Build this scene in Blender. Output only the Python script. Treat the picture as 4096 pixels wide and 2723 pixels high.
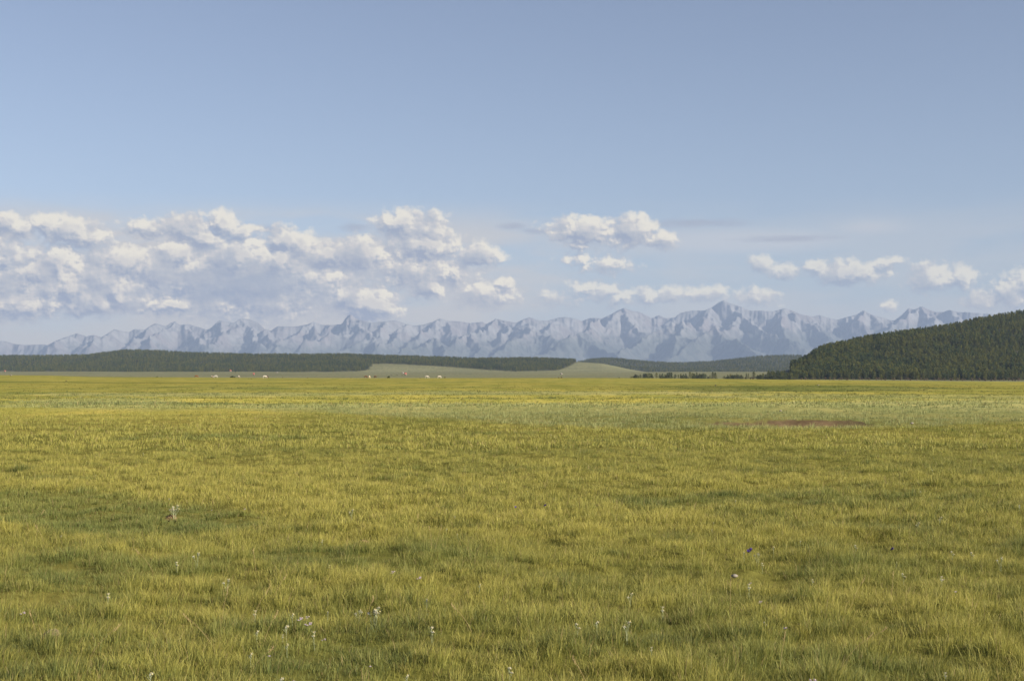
import bpy, math
import numpy as np
from mathutils import Vector

# ------------------------------------------------------------------ clear
for o in list(bpy.data.objects):
    bpy.data.objects.remove(o)
scn = bpy.context.scene
COL = scn.collection
R = math.radians

# ------------------------------------------------------------------ camera, sky, sun, exposure
F = 5627.0          # focal length in pixels of the 4096 wide photograph
HY = 1502.0         # row of the true horizon
CAM = 1.6           # eye height
cam_d = bpy.data.cameras.new('camera')
cam = bpy.data.objects.new('camera', cam_d)
COL.objects.link(cam)
cam.location = (0, 0, CAM)
cam.rotation_euler = (R(90), 0, 0)
cam_d.sensor_width = 36
cam_d.lens = F / 4096 * 36
cam_d.shift_y = (HY - 1361.5) / 4096
cam_d.clip_start = 0.1
cam_d.clip_end = 200000
scn.camera = cam
scn.view_settings.view_transform = 'Standard'
scn.view_settings.look = 'None'
scn.view_settings.exposure = 1.2
scn.view_settings.gamma = 1.0
scn.cycles.max_bounces = 6
scn.cycles.diffuse_bounces = 3
scn.cycles.transmission_bounces = 3
scn.cycles.transparent_max_bounces = 4
scn.cycles.volume_bounces = 0
scn.cycles.use_denoising = True
scn.cycles.denoiser = 'OPENIMAGEDENOISE'
scn.cycles.denoising_input_passes = 'RGB_ALBEDO_NORMAL'
scn.cycles.denoising_prefilter = 'ACCURATE'
scn.cycles.use_adaptive_sampling = False

SUN_AZ, SUN_EL = R(120), R(26)       # clockwise from the view direction, and height
SKY_STRENGTH = 0.052
HAZE = 3.7e-5                        # per metre
sd = bpy.data.lights.new('sun', 'SUN')
sd.energy = 4.8
sd.angle = R(0.5)
sd.color = (1.0, 0.89, 0.72)
sun = bpy.data.objects.new('sun', sd)
COL.objects.link(sun)
S = Vector((math.sin(SUN_AZ) * math.cos(SUN_EL), math.cos(SUN_AZ) * math.cos(SUN_EL), math.sin(SUN_EL)))
sun.rotation_euler = (-S).to_track_quat('-Z', 'Y').to_euler()
sun.location = S * 100


def N(nt, typ, **kw):
    n = nt.nodes.new(typ)
    for k, v in kw.items():
        setattr(n, k, v)
    return n


def math_node(nt, op, a, b=None, c=None, clamp=False):
    n = nt.nodes.new('ShaderNodeMath')
    n.operation = op
    n.use_clamp = clamp
    for i, v in enumerate((a, b, c)):
        if v is None:
            continue
        if isinstance(v, (int, float)):
            n.inputs[i].default_value = v
        else:
            nt.links.new(v, n.inputs[i])
    return n.outputs[0]


def vmath(nt, op, a, b=None, c=None, out=0):
    n = nt.nodes.new('ShaderNodeVectorMath')
    n.operation = op
    for i, v in enumerate((a, b, c)):
        if v is None:
            continue
        if isinstance(v, tuple):
            n.inputs[i].default_value = v
        else:
            nt.links.new(v, n.inputs[i])
    return n.outputs[out]


def mixcol(nt, fac, a, b, blend='MIX'):
    n = nt.nodes.new('ShaderNodeMix')
    n.data_type = 'RGBA'
    n.blend_type = blend
    for sock, v in ((n.inputs[0], fac), (n.inputs[6], a), (n.inputs[7], b)):
        if isinstance(v, (int, float)):
            sock.default_value = v
        elif isinstance(v, tuple):
            sock.default_value = (*v, 1)
        else:
            nt.links.new(v, sock)
    return n.outputs[2]


def smooth(nt, v, lo, hi, o0=0.0, o1=1.0):
    n = nt.nodes.new('ShaderNodeMapRange')
    n.interpolation_type = 'SMOOTHSTEP'
    nt.links.new(v, n.inputs[0])
    for i, x in enumerate((lo, hi, o0, o1)):
        if isinstance(x, (int, float)):
            n.inputs[i + 1].default_value = x
        else:
            nt.links.new(x, n.inputs[i + 1])
    return n.outputs[0]


# cumulus clouds of the sky: bearing and height of each, in pixels of the photograph: cx, cy, rx, ry, strength
CLOUDS = [
    (35, 890, 52, 30, 1), (95, 908, 34, 28, 1), (185, 893, 48, 32, 1), (270, 918, 85, 40, 1), (345, 940, 75, 38, .8),
    (600, 912, 85, 26, .8), (745, 905, 85, 40, 1), (815, 950, 70, 38, .9), (895, 893, 52, 42, 1), (960, 925, 75, 24, .8),
    (1130, 962, 52, 46, 1), (1205, 976, 46, 42, 1), (715, 1020, 85, 42, 1), (955, 1035, 125, 66, 1.15),
    (1110, 1040, 80, 42, 1), (1330, 1018, 105, 44, 1), (1440, 1008, 100, 48, 1.1), (60, 1030, 90, 50, .8),
    (240, 1062, 66, 60, 1), (130, 1085, 110, 40, .9), (390, 1110, 110, 55, 1), (470, 1155, 95, 34, .9), (300, 1150, 90, 60, .9),
    (370, 1205, 95, 38, 1), (515, 1195, 75, 36, .9), (690, 1217, 110, 22, .8), (845, 1212, 32, 24, .8), (500, 1050, 130, 48, .9),
    (90, 1212, 130, 42, .8), (20, 1120, 80, 60, .7), (620, 1075, 110, 50, .8), (760, 1115, 160, 90, .85), (1000, 1130, 260, 110, .9),
    (1230, 1120, 170, 80, .7), (200, 1140, 150, 60, .7), (1060, 1200, 180, 40, .7),
    (1610, 892, 95, 44, 1), (1735, 915, 58, 52, .9), (1700, 982, 110, 48, 1.15), (1915, 1018, 80, 38, 1.05),
    (1690, 1080, 170, 55, .75), (1820, 1092, 40, 34, .9), (1720, 1145, 60, 38, .9), (1480, 1215, 100, 54, 1.15),
    (1390, 1180, 80, 45, .8), (1950, 1180, 120, 40, .85), (2020, 1132, 46, 20, .85), (2340, 918, 130, 42, 1.05),
    (2310, 965, 36, 36, .8), (2535, 918, 75, 46, 1.1), (2640, 955, 66, 28, .9), (2480, 965, 90, 30, .6), (2330, 1040, 66, 22, .55),
    (2440, 1062, 90, 30, .65), (2350, 1150, 70, 22, .75), (2420, 1175, 75, 34, .85), (2480, 1192, 60, 28, .85),
    (2590, 1185, 60, 34, .95), (2690, 1178, 60, 30, .95), (2230, 1190, 110, 30, .6), (3045, 1053, 44, 26, 1),
    (3140, 1088, 55, 22, .85), (3275, 1068, 48, 24, .95), (3395, 1088, 120, 38, 1.1), (3555, 1050, 62, 17, .75),
    (3720, 1108, 72, 44, .95), (3845, 1112, 52, 40, 1), (2820, 1175, 88, 26, .95), (3025, 1190, 70, 36, .85),
    (3555, 1228, 30, 19, .9), (4050, 1165, 60, 50, .9), (3930, 1200, 62, 34, .7), (4150, 1150, 90, 60, .8),
    (-120, 1000, 130, 60, .9), (-200, 1150, 160, 80, .9), (4320, 1100, 110, 50, .9),
]
# long thin grey banks
BANKS = [(2780, 892, 230, 17), (3150, 955, 200, 14), (2050, 905, 62, 14), (2150, 925, 60, 13), (1420, 912, 60, 20), (1060, 915, 120, 16)]


def uv_of(px, py):
    az = math.atan((px - 2048) / F)
    el = math.atan((HY - py) / F * math.cos(az))
    return az * F / 100, el * F / 100


def cloud_group():
    g = bpy.data.node_groups.new('cloud_field', 'ShaderNodeTree')
    g.interface.new_socket('p', in_out='INPUT', socket_type='NodeSocketVector')
    g.interface.new_socket('d', in_out='OUTPUT', socket_type='NodeSocketFloat')
    gi, go = N(g, 'NodeGroupInput'), N(g, 'NodeGroupOutput')
    p = gi.outputs[0]
    wn = N(g, 'ShaderNodeTexNoise', noise_dimensions='2D')
    wn.inputs['Scale'].default_value = 1.6
    wn.inputs['Detail'].default_value = 3
    g.links.new(p, wn.inputs['Vector'])
    w = vmath(g, 'MULTIPLY_ADD', wn.outputs['Color'], (0.7, 0.45, 0), (-0.35, -0.225, 0))
    q = vmath(g, 'ADD', p, w)
    acc = None
    for cx, cy, rx, ry, s in CLOUDS:
        s = s * .82 if cy > 1140 and 2200 < cx < 3100 else s
        u, v = uv_of(cx, cy)
        ix, iy = 100 / (rx * 1.28), 100 / (ry * 1.38)
        ln = vmath(g, 'LENGTH', vmath(g, 'MULTIPLY_ADD', q, (ix, iy, 0), (-u * ix, -v * iy, 0)), out=1)
        f = math_node(g, 'MULTIPLY_ADD', ln, -0.80 * s, 0.95 * s)
        acc = f if acc is None else math_node(g, 'SMOOTH_MAX', acc, f, 0.18)
    nz = N(g, 'ShaderNodeTexNoise', noise_dimensions='2D')
    nz.inputs['Scale'].default_value = 2.0
    nz.inputs['Detail'].default_value = 8
    nz.inputs['Roughness'].default_value = 0.60
    g.links.new(vmath(g, 'MULTIPLY', p, (1, 1.35, 1)), nz.inputs['Vector'])
    vo = N(g, 'ShaderNodeTexVoronoi', voronoi_dimensions='2D', feature='SMOOTH_F1')
    vo.inputs['Scale'].default_value = 3.2
    vo.inputs['Smoothness'].default_value = 0.6
    g.links.new(q, vo.inputs['Vector'])
    d = math_node(g, 'MULTIPLY_ADD', nz.outputs['Fac'], 0.80, -0.42)
    d = math_node(g, 'ADD', d, acc)
    d = math_node(g, 'ADD', d, math_node(g, 'MULTIPLY_ADD', vo.outputs['Distance'], -0.26, 0.10))
    sx = N(g, 'ShaderNodeSeparateXYZ')
    g.links.new(p, sx.inputs[0])
    inner = math_node(g, 'MULTIPLY', smooth(g, sx.outputs[1], 6.3, 4.6), smooth(g, sx.outputs[0], 0.5, -6.5))
    d = math_node(g, 'ADD', d, math_node(g, 'MULTIPLY', inner, 0.16))
    d = math_node(g, 'MAXIMUM', d, -0.6)
    g.links.new(d, go.inputs[0])
    return g


def build_world():
    w = bpy.data.worlds.new('World')
    scn.world = w
    w.use_nodes = True
    nt = w.node_tree
    nt.nodes.clear()
    L = nt.links
    out = N(nt, 'ShaderNodeOutputWorld')
    sky = N(nt, 'ShaderNodeTexSky', sky_type='NISHITA', sun_disc=False)
    sky.sun_elevation = SUN_EL
    sky.sun_rotation = SUN_AZ
    sky.altitude = 1600
    sky.air_density = 1.0
    sky.dust_density = 0.6
    sky.ozone_density = 1.0
    hs = N(nt, 'ShaderNodeHueSaturation')
    hs.inputs['Saturation'].default_value = 0.80
    hs.inputs['Hue'].default_value = 0.5
    L.new(sky.outputs[0], hs.inputs['Color'])
    skyc = mixcol(nt, 1.0, hs.outputs[0], (0.92, 0.91, 0.97), 'MULTIPLY')
    bg0 = N(nt, 'ShaderNodeBackground')
    bg0.inputs[1].default_value = SKY_STRENGTH
    L.new(skyc, bg0.inputs[0])
    # clouds, laid out by bearing and height above the horizon
    tc = N(nt, 'ShaderNodeTexCoord')
    sp = N(nt, 'ShaderNodeSeparateXYZ')
    L.new(tc.outputs['Generated'], sp.inputs[0])
    az = math_node(nt, 'ARCTAN2', sp.outputs[0], sp.outputs[1])
    el = math_node(nt, 'ARCSINE', sp.outputs[2])
    cb = N(nt, 'ShaderNodeCombineXYZ')
    L.new(math_node(nt, 'MULTIPLY', az, F / 100), cb.inputs[0])
    L.new(math_node(nt, 'MULTIPLY', el, F / 100), cb.inputs[1])
    p = cb.outputs[0]
    v = math_node(nt, 'MULTIPLY', el, F / 100)
    grp = cloud_group()
    a = N(nt, 'ShaderNodeGroup', node_tree=grp)
    b = N(nt, 'ShaderNodeGroup', node_tree=grp)
    L.new(p, a.inputs[0])
    L.new(vmath(nt, 'ADD', p, (0.20, 0.30, 0)), b.inputs[0])
    b2 = N(nt, 'ShaderNodeGroup', node_tree=grp)
    L.new(vmath(nt, 'ADD', p, (0.05, 0.08, 0)), b2.inputs[0])
    d1, d2 = a.outputs[0], b.outputs[0]
    alpha = smooth(nt, d1, -0.06, 0.42)
    dif = math_node(nt, 'ADD', math_node(nt, 'MULTIPLY', math_node(nt, 'SUBTRACT', d1, d2), 1.15),
                    math_node(nt, 'MULTIPLY', math_node(nt, 'SUBTRACT', d1, b2.outputs[0]), 0.85))
    cn = N(nt, 'ShaderNodeTexNoise', noise_dimensions='2D')
    cn.inputs['Scale'].default_value = 0.9
    cn.inputs['Detail'].default_value = 2
    L.new(p, cn.inputs['Vector'])
    dif = math_node(nt, 'MULTIPLY', dif, smooth(nt, cn.outputs['Fac'], 0.35, 0.65, 0.55, 1.35))
    lit = math_node(nt, 'ADD', dif, smooth(nt, cn.outputs['Fac'], 0.35, 0.65, 0.43, 0.62), clamp=True)
    # thick parts turn to shaded undersides
    thick = smooth(nt, d1, 0.55, 1.0)
    lit = math_node(nt, 'MULTIPLY', lit, math_node(nt, 'MULTIPLY_ADD', thick, -0.25, 1.0))
    # wide grey underside of the big bank on the left
    u0, v0 = uv_of(960, 1150)
    gl = vmath(nt, 'LENGTH', vmath(nt, 'MULTIPLY_ADD', p, (1 / 3.6, 1 / 1.0, 0), (-u0 / 3.6, -v0 / 1.0, 0)), out=1)
    gn = N(nt, 'ShaderNodeTexNoise', noise_dimensions='2D')
    gn.inputs['Scale'].default_value = 1.0
    gn.inputs['Detail'].default_value = 6
    L.new(vmath(nt, 'MULTIPLY', p, (0.8, 1.7, 1)), gn.inputs['Vector'])
    grey = smooth(nt, math_node(nt, 'ADD', gl, math_node(nt, 'MULTIPLY_ADD', gn.outputs['Fac'], 1.5, -0.75)), 1.0, 0.45)
    lit = math_node(nt, 'MULTIPLY', lit, math_node(nt, 'MULTIPLY_ADD', grey, -0.62, 1.0))
    ramp = N(nt, 'ShaderNodeValToRGB')
    e = ramp.color_ramp.elements
    e[0].position, e[0].color = 0.0, (0.365, 0.42, 0.535, 1)
    e[1].position, e[1].color = 1.0, (0.80, 0.77, 0.70, 1)
    e.new(0.45).color = (0.50, 0.53, 0.59, 1)
    e.new(0.70).color = (0.61, 0.61, 0.63, 1)
    L.new(lit, ramp.inputs[0])
    # soft veil
    vn = N(nt, 'ShaderNodeTexNoise', noise_dimensions='2D')
    vn.inputs['Scale'].default_value = 1.0
    vn.inputs['Detail'].default_value = 5
    vn.inputs['Roughness'].default_value = 0.5
    L.new(vmath(nt, 'MULTIPLY', p, (0.16, 0.75, 1)), vn.inputs['Vector'])
    band = math_node(nt, 'MULTIPLY', smooth(nt, v, 7.2, 5.4), smooth(nt, v, 0.2, 2.4, 0.75, 1.0))
    side = smooth(nt, p_x(nt, p), 10, -8, 0.45, 1.5)
    veil = math_node(nt, 'MULTIPLY', math_node(nt, 'MULTIPLY', smooth(nt, vn.outputs['Fac'], 0.30, 0.62, 0.15, 1.0), band), side)
    u2, v2 = uv_of(2950, 960)
    wl2 = vmath(nt, 'LENGTH', vmath(nt, 'MULTIPLY_ADD', p, (1 / 6.0, 1 / 0.6, 0), (-u2 / 6.0, -v2 / 0.6, 0)), out=1)
    wisp2 = smooth(nt, math_node(nt, 'ADD', wl2, math_node(nt, 'MULTIPLY_ADD', vn.outputs['Fac'], 1.6, -0.8)), 1.2, 0.1, 0.0, 0.5)
    low = math_node(nt, 'MULTIPLY', smooth(nt, v, 4.6, 1.6), smooth(nt, p_x(nt, p), 12, -4, 0.40, 0.90))
    low = math_node(nt, 'MULTIPLY', low, smooth(nt, vn.outputs['Fac'], 0.25, 0.6, 0.55, 1.0))
    # banks
    bk = None
    for cx, cy, rx, ry in BANKS:
        u, vv = uv_of(cx, cy)
        ln = vmath(nt, 'LENGTH', vmath(nt, 'MULTIPLY_ADD', p, (100 / rx, 100 / ry, 0), (-u * 100 / rx, -vv * 100 / ry, 0)), out=1)
        bk = ln if bk is None else math_node(nt, 'MINIMUM', bk, ln)
    bn = N(nt, 'ShaderNodeTexNoise', noise_dimensions='2D')
    bn.inputs['Scale'].default_value = 1.0
    bn.inputs['Detail'].default_value = 5
    L.new(vmath(nt, 'MULTIPLY', p, (1.2, 6, 1)), bn.inputs['Vector'])
    bk = math_node(nt, 'ADD', bk, math_node(nt, 'MULTIPLY_ADD', bn.outputs['Fac'], 1.1, -0.55))
    bank = smooth(nt, bk, 1.4, 0.1, 0.0, 0.6)
    # wisps of high cloud on the right
    u1, v1 = uv_of(3480, 905)
    wl = vmath(nt, 'LENGTH', vmath(nt, 'MULTIPLY_ADD', p, (1 / 2.4, 1 / 0.55, 0), (-u1 / 2.4, -v1 / 0.55, 0)), out=1)
    wisp = smooth(nt, math_node(nt, 'ADD', wl, math_node(nt, 'MULTIPLY_ADD', vn.outputs['Fac'], 1.2, -0.6)), 1.1, 0.0, 0.0, 0.45)
    wisp = math_node(nt, 'MAXIMUM', wisp, wisp2)
    # radiance of the clouds themselves, before the air in front of them
    SK = 1.0 / SKY_STRENGTH / 2 ** scn.view_settings.exposure
    J = tuple(x * SK for x in (0.39, 0.465, 0.59))
    path = math_node(nt, 'MINIMUM', math_node(nt, 'DIVIDE', 1740.0, math_node(nt, 'MAXIMUM', el, 0.01)), 39200.0)
    gain = math_node(nt, 'EXPONENT', math_node(nt, 'MULTIPLY', path, HAZE))

    def through(col):
        n1 = vmath(nt, 'SUBTRACT', col, J)
        sc_ = N(nt, 'ShaderNodeVectorMath', operation='SCALE')
        L.new(n1, sc_.inputs[0])
        L.new(gain, sc_.inputs[3])
        return vmath(nt, 'MAXIMUM', vmath(nt, 'ADD', sc_.outputs[0], J), (0, 0, 0))

    def tint(c):
        return through(tuple(x * SK for x in c))
    c = mixcol(nt, math_node(nt, 'MULTIPLY', veil, 0.70), skyc, tint((0.58, 0.585, 0.61)))
    c = mixcol(nt, math_node(nt, 'MULTIPLY', low, 0.85), c, tint((0.53, 0.555, 0.60)))
    c = mixcol(nt, wisp, c, tint((0.60, 0.61, 0.65)))
    c = mixcol(nt, bank, c, tint((0.40, 0.44, 0.54)))
    cc = through(mixcol(nt, 1.0, ramp.outputs[0], (SK, SK, SK), 'MULTIPLY'))
    faint = smooth(nt, math_node(nt, 'ADD', v, math_node(nt, 'MULTIPLY', p_x(nt, p), -0.25)), 2.2, 4.2, 0.66, 0.92)
    c = mixcol(nt, math_node(nt, 'MULTIPLY', alpha, faint), c, cc)
    bg1 = N(nt, 'ShaderNodeBackground')
    bg1.inputs[1].default_value = SKY_STRENGTH
    L.new(c, bg1.inputs[0])
    inb = math_node(nt, 'MULTIPLY', math_node(nt, 'LESS_THAN', math_node(nt, 'ABSOLUTE', az), 0.62),
                    math_node(nt, 'MULTIPLY', math_node(nt, 'LESS_THAN', el, 0.137), math_node(nt, 'GREATER_THAN', el, 0.0)))
    mx = N(nt, 'ShaderNodeMixShader')
    L.new(inb, mx.inputs[0])
    L.new(bg0.outputs[0], mx.inputs[1])
    L.new(bg1.outputs[0], mx.inputs[2])
    L.new(mx.outputs[0], out.inputs[0])
    w.cycles.sampling_method = 'MANUAL'
    w.cycles.sample_map_resolution = 512


def p_x(nt, p):
    s = N(nt, 'ShaderNodeSeparateXYZ')
    nt.links.new(p, s.inputs[0])
    return s.outputs[0]


build_world()

# ------------------------------------------------------------------ noise
_P = np.random.RandomState(7).permutation(4096).astype(np.int64)


def perlin(x, y, seed=0):
    xi, yi = np.floor(x), np.floor(y)
    fx, fy = x - xi, y - yi
    xi, yi = xi.astype(np.int64), yi.astype(np.int64)

    def gr(ix, iy, dx, dy):
        h = _P[(_P[(ix + seed * 131) & 4095] + iy) & 4095]
        a = h * (2 * math.pi / 4096)
        return np.cos(a) * dx + np.sin(a) * dy
    u, v = fx * fx * fx * (fx * (fx * 6 - 15) + 10), fy * fy * fy * (fy * (fy * 6 - 15) + 10)
    a, b = gr(xi, yi, fx, fy), gr(xi + 1, yi, fx - 1, fy)
    c, d = gr(xi, yi + 1, fx, fy - 1), gr(xi + 1, yi + 1, fx - 1, fy - 1)
    return ((a + (b - a) * u) * (1 - v) + (c + (d - c) * u) * v) * 1.5


def fbm(x, y, oct=4, seed=0, gain=0.5):
    s, a, t = 0, 1, 0
    for i in range(oct):
        s = s + a * perlin(x * 2 ** i, y * 2 ** i, seed + i)
        t += a
        a *= gain
    return s / t


def ridged(x, y, oct=5, seed=0, gain=0.5):
    s, a, t, w = 0, 1, 0, 1
    for i in range(oct):
        r = 1 - np.abs(perlin(x * 2 ** i, y * 2 ** i, seed + i)) * 1.35
        r = np.clip(r, 0, 1) ** 2
        s = s + a * r * w
        w = np.clip(r * 1.4, 0.25, 1)
        t += a
        a *= gain
    return s / t


def sstep(a, b, x):
    t = np.clip((x - a) / (b - a), 0, 1)
    return t * t * (3 - 2 * t)


def mesh_from(name, V, quads=None, tris=None, mat=None, parent=None, link=True, col=None, smooth_=True):
    me = bpy.data.meshes.new(name)
    V = np.asarray(V, dtype=np.float32)
    me.vertices.add(len(V))
    me.vertices.foreach_set('co', V.ravel())
    nq = 0 if quads is None else len(quads)
    nt_ = 0 if tris is None else len(tris)
    loops = np.concatenate([np.asarray(a, dtype=np.int32).ravel() for a in (quads, tris) if a is not None and len(a)])
    me.loops.add(len(loops))
    me.loops.foreach_set('vertex_index', loops)
    me.polygons.add(nq + nt_)
    starts = np.concatenate([np.arange(nq) * 4, nq * 4 + np.arange(nt_) * 3]).astype(np.int32)
    me.polygons.foreach_set('loop_start', starts)
    if smooth_:
        me.polygons.foreach_set('use_smooth', np.ones(nq + nt_, dtype=bool))
    me.update(calc_edges=True)
    if col is not None:
        at = me.color_attributes.new('col', 'FLOAT_COLOR', 'POINT')
        c4 = np.ones((len(V), 4), dtype=np.float32)
        c4[:, :3] = col
        at.data.foreach_set('color', c4.ravel())
    if mat:
        me.materials.append(mat)
    ob = bpy.data.objects.new(name, me)
    if parent is not None:
        ob.parent = parent
    if link:
        COL.objects.link(ob)
    return ob


def grid_quads(nr, nc):
    i = np.arange(nr - 1)[:, None] * nc + np.arange(nc - 1)[None, :]
    return np.stack([i, i + 1, i + 1 + nc, i + nc], -1).reshape(-1, 4)


def tag(o, label=None, cat=None, group=None, kind=None):
    if label:
        o['label'] = label
    if cat:
        o['category'] = cat
    if group:
        o['group'] = group
    if kind:
        o['kind'] = kind
    return o


def empty(name, loc, rz=0, sc=1.0):
    o = bpy.data.objects.new(name, None)
    COL.objects.link(o)
    o.location = loc
    o.rotation_euler = (0, 0, rz)
    o.scale = (sc,) * 3
    o.empty_display_size = 0.1
    return o


def copy_tree(o, parent=None):
    c = o.copy()
    COL.objects.link(c)
    if parent is not None:
        c.parent = parent
    for ch in KIDS.get(o.name, []):
        k = copy_tree(ch, c)
    KIDS[c.name] = [x for x in NEW.pop(c.name, [])]
    if parent is not None:
        NEW.setdefault(parent.name, []).append(c)
    return c


KIDS, NEW = {}, {}


def remember(root):
    KIDS[root.name] = list(root.children)
    for c in root.children:
        remember(c)


# ------------------------------------------------------------------ materials
def simple_mat(name, col, rough=0.8, var=0.25, scale=3.0, transl=0.0, attr=False, objvar=None, spec=0.2, bump=0.0):
    m = bpy.data.materials.new(name)
    m.use_nodes = True
    nt = m.node_tree
    nt.nodes.clear()
    out = N(nt, 'ShaderNodeOutputMaterial')
    pr = N(nt, 'ShaderNodeBsdfPrincipled')
    pr.inputs['Roughness'].default_value = rough
    pr.inputs['Specular IOR Level'].default_value = spec
    if attr:
        c = N(nt, 'ShaderNodeAttribute', attribute_name='col').outputs['Color']
    else:
        tc = N(nt, 'ShaderNodeTexCoord')
        nz = N(nt, 'ShaderNodeTexNoise')
        nz.inputs['Scale'].default_value = scale
        nz.inputs['Detail'].default_value = 5
        nt.links.new(tc.outputs['Object'], nz.inputs['Vector'])
        lo = tuple(x * (1 - var) for x in col)
        hi = tuple(min(1, x * (1 + var)) for x in col)
        c = mixcol(nt, smooth(nt, nz.outputs['Fac'], 0.3, 0.7), lo, hi)
        if bump:
            b = N(nt, 'ShaderNodeBump')
            b.inputs['Strength'].default_value = bump
            b.inputs['Distance'].default_value = 0.02
            nt.links.new(nz.outputs['Fac'], b.inputs['Height'])
            nt.links.new(b.outputs[0], pr.inputs['Normal'])
    if objvar:
        oi = N(nt, 'ShaderNodeObjectInfo')
        c = mixcol(nt, oi.outputs['Random'], c, mixcol(nt, 1.0, c, objvar, 'MULTIPLY'))
    nt.links.new(c, pr.inputs['Base Color'])
    sh = pr.outputs[0]
    if transl:
        tr = N(nt, 'ShaderNodeBsdfTranslucent')
        nt.links.new(c, tr.inputs[0])
        mx = N(nt, 'ShaderNodeMixShader')
        mx.inputs[0].default_value = transl
        nt.links.new(sh, mx.inputs[1])
        nt.links.new(tr.outputs[0], mx.inputs[2])
        sh = mx.outputs[0]
    nt.links.new(sh, out.inputs[0])
    return m


M_GRASS = simple_mat('grass_blade', (0, 0, 0), attr=True, transl=0.42, rough=0.6, spec=0.25)


def ground_material():
    m = bpy.data.materials.new('meadow_ground')
    m.use_nodes = True
    nt = m.node_tree
    nt.nodes.clear()
    out = N(nt, 'ShaderNodeOutputMaterial')
    pr = N(nt, 'ShaderNodeBsdfDiffuse')
    c = N(nt, 'ShaderNodeAttribute', attribute_name='col').outputs['Color']
    geo = N(nt, 'ShaderNodeNewGeometry')
    a = N(nt, 'ShaderNodeTexNoise')
    a.inputs['Scale'].default_value = 1.0
    a.inputs['Detail'].default_value = 6
    nt.links.new(vmath(nt, 'MULTIPLY', geo.outputs['Position'], (0.22, 0.035, 0.1)), a.inputs['Vector'])
    b = N(nt, 'ShaderNodeTexNoise')
    b.inputs['Scale'].default_value = 7.0
    b.inputs['Detail'].default_value = 4
    nt.links.new(geo.outputs['Position'], b.inputs['Vector'])
    c = mixcol(nt, 1.0, c, mixcol(nt, smooth(nt, a.outputs['Fac'], 0.3, 0.7), (0.80, 0.86, 0.8), (1.18, 1.12, 1.1)), 'MULTIPLY')
    c = mixcol(nt, 1.0, c, mixcol(nt, smooth(nt, b.outputs['Fac'], 0.3, 0.7), (0.75, 0.75, 0.75), (1.2, 1.2, 1.2)), 'MULTIPLY')
    nt.links.new(c, pr.inputs['Color'])
    nt.links.new(pr.outputs[0], out.inputs[0])
    return m


M_GROUND = ground_material()

# ------------------------------------------------------------------ terrain
CX = [-3000, 0, 200, 350, 500, 700, 1100, 1400, 2000, 2600, 3000, 3500, 4096, 7000]
CY = [1497, 1500, 1501.5, 1506, 1507.5, 1508, 1511, 1512, 1511.5, 1512, 1516, 1521, 1526, 1535]
CREST = 800.0


def px_of(x, y):
    return 2048 + F * x / np.maximum(y, 1e-3)


def rough_ground(x, y):
    """small tussocks and swells of the plain"""
    d = np.hypot(x, y)
    s = 0.075 * fbm(x / 0.62, y / 0.62, 2, 3) * sstep(60, 20, d)
    s = s + 0.10 * fbm(x / 3.2, y / 2.6, 3, 11) * sstep(260, 60, d)
    s = s + 0.16 * fbm(x / 26, y / 14, 3, 21) * sstep(10, 50, d) * sstep(900, 500, d)
    s = s + 0.35 * fbm(x / 90, y / 45, 2, 31) * sstep(120, 300, d) * sstep(900, 600, d)
    s = s + 3.0 * fbm(x / 420, y / 300, 3, 41) * sstep(1200, 2500, d)
    return s


def H(x, y):
    x, y = np.asarray(x, float), np.asarray(y, float)
    d = np.hypot(x, y)
    ang = np.arctan2(x, np.maximum(y, 1e-3))
    px = 2048 + F * np.tan(np.clip(ang, -1.2, 1.2))
    rowc = np.interp(px, CX, CY)
    zc = CAM - (rowc - HY) / F * CREST
    near = zc * np.clip((d - 130) / (CREST - 130), 0, 1) ** 1.5
    zr = np.interp(px, [3000, 4096], [-3.0, -5.6])
    far = np.interp(d, [900, 1300, 1900, 3000, 5200, 7000, 20000, 60000], [0, 0, 1, 1.7, 5.6, 6, 6, 6])
    zf = np.where(d < 1900, -6.0 + (zr + 6.0) * np.clip((d - 1300) / 600, 0, 1), zr + (11.5 - zr) * np.clip((d - 1900) / 2000, 0, 1))
    k = sstep(CREST, 1080, d)
    z = np.where(d < CREST, near, zc * (1 - k) + zf * k)
    # the swell on the right; its dark near side is shade painted into the grass
    sw = np.exp(-((x - 36) / 24) ** 2 - ((y - 178) / 15) ** 2)
    z = z + 0.30 * sw
    # shallow bare hollow
    z = z - 0.22 * np.exp(-((x - 9.7) / 4.5) ** 2 - ((y - 47) / 2.2) ** 2)
    return z + rough_ground(x, y)


YEL = np.array((0.440, 0.378, 0.094))
OLV = np.array((0.330, 0.300, 0.074))
GRN = np.array((0.165, 0.180, 0.056))
BLU = np.array((0.330, 0.325, 0.140))
DRY = np.array((0.42, 0.30, 0.14))
SOIL = np.array((0.150, 0.110, 0.065))
PALE = np.array((0.155, 0.155, 0.085))


def lerp(a, b, t):
    return a + (b - a) * t[:, None]


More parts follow.
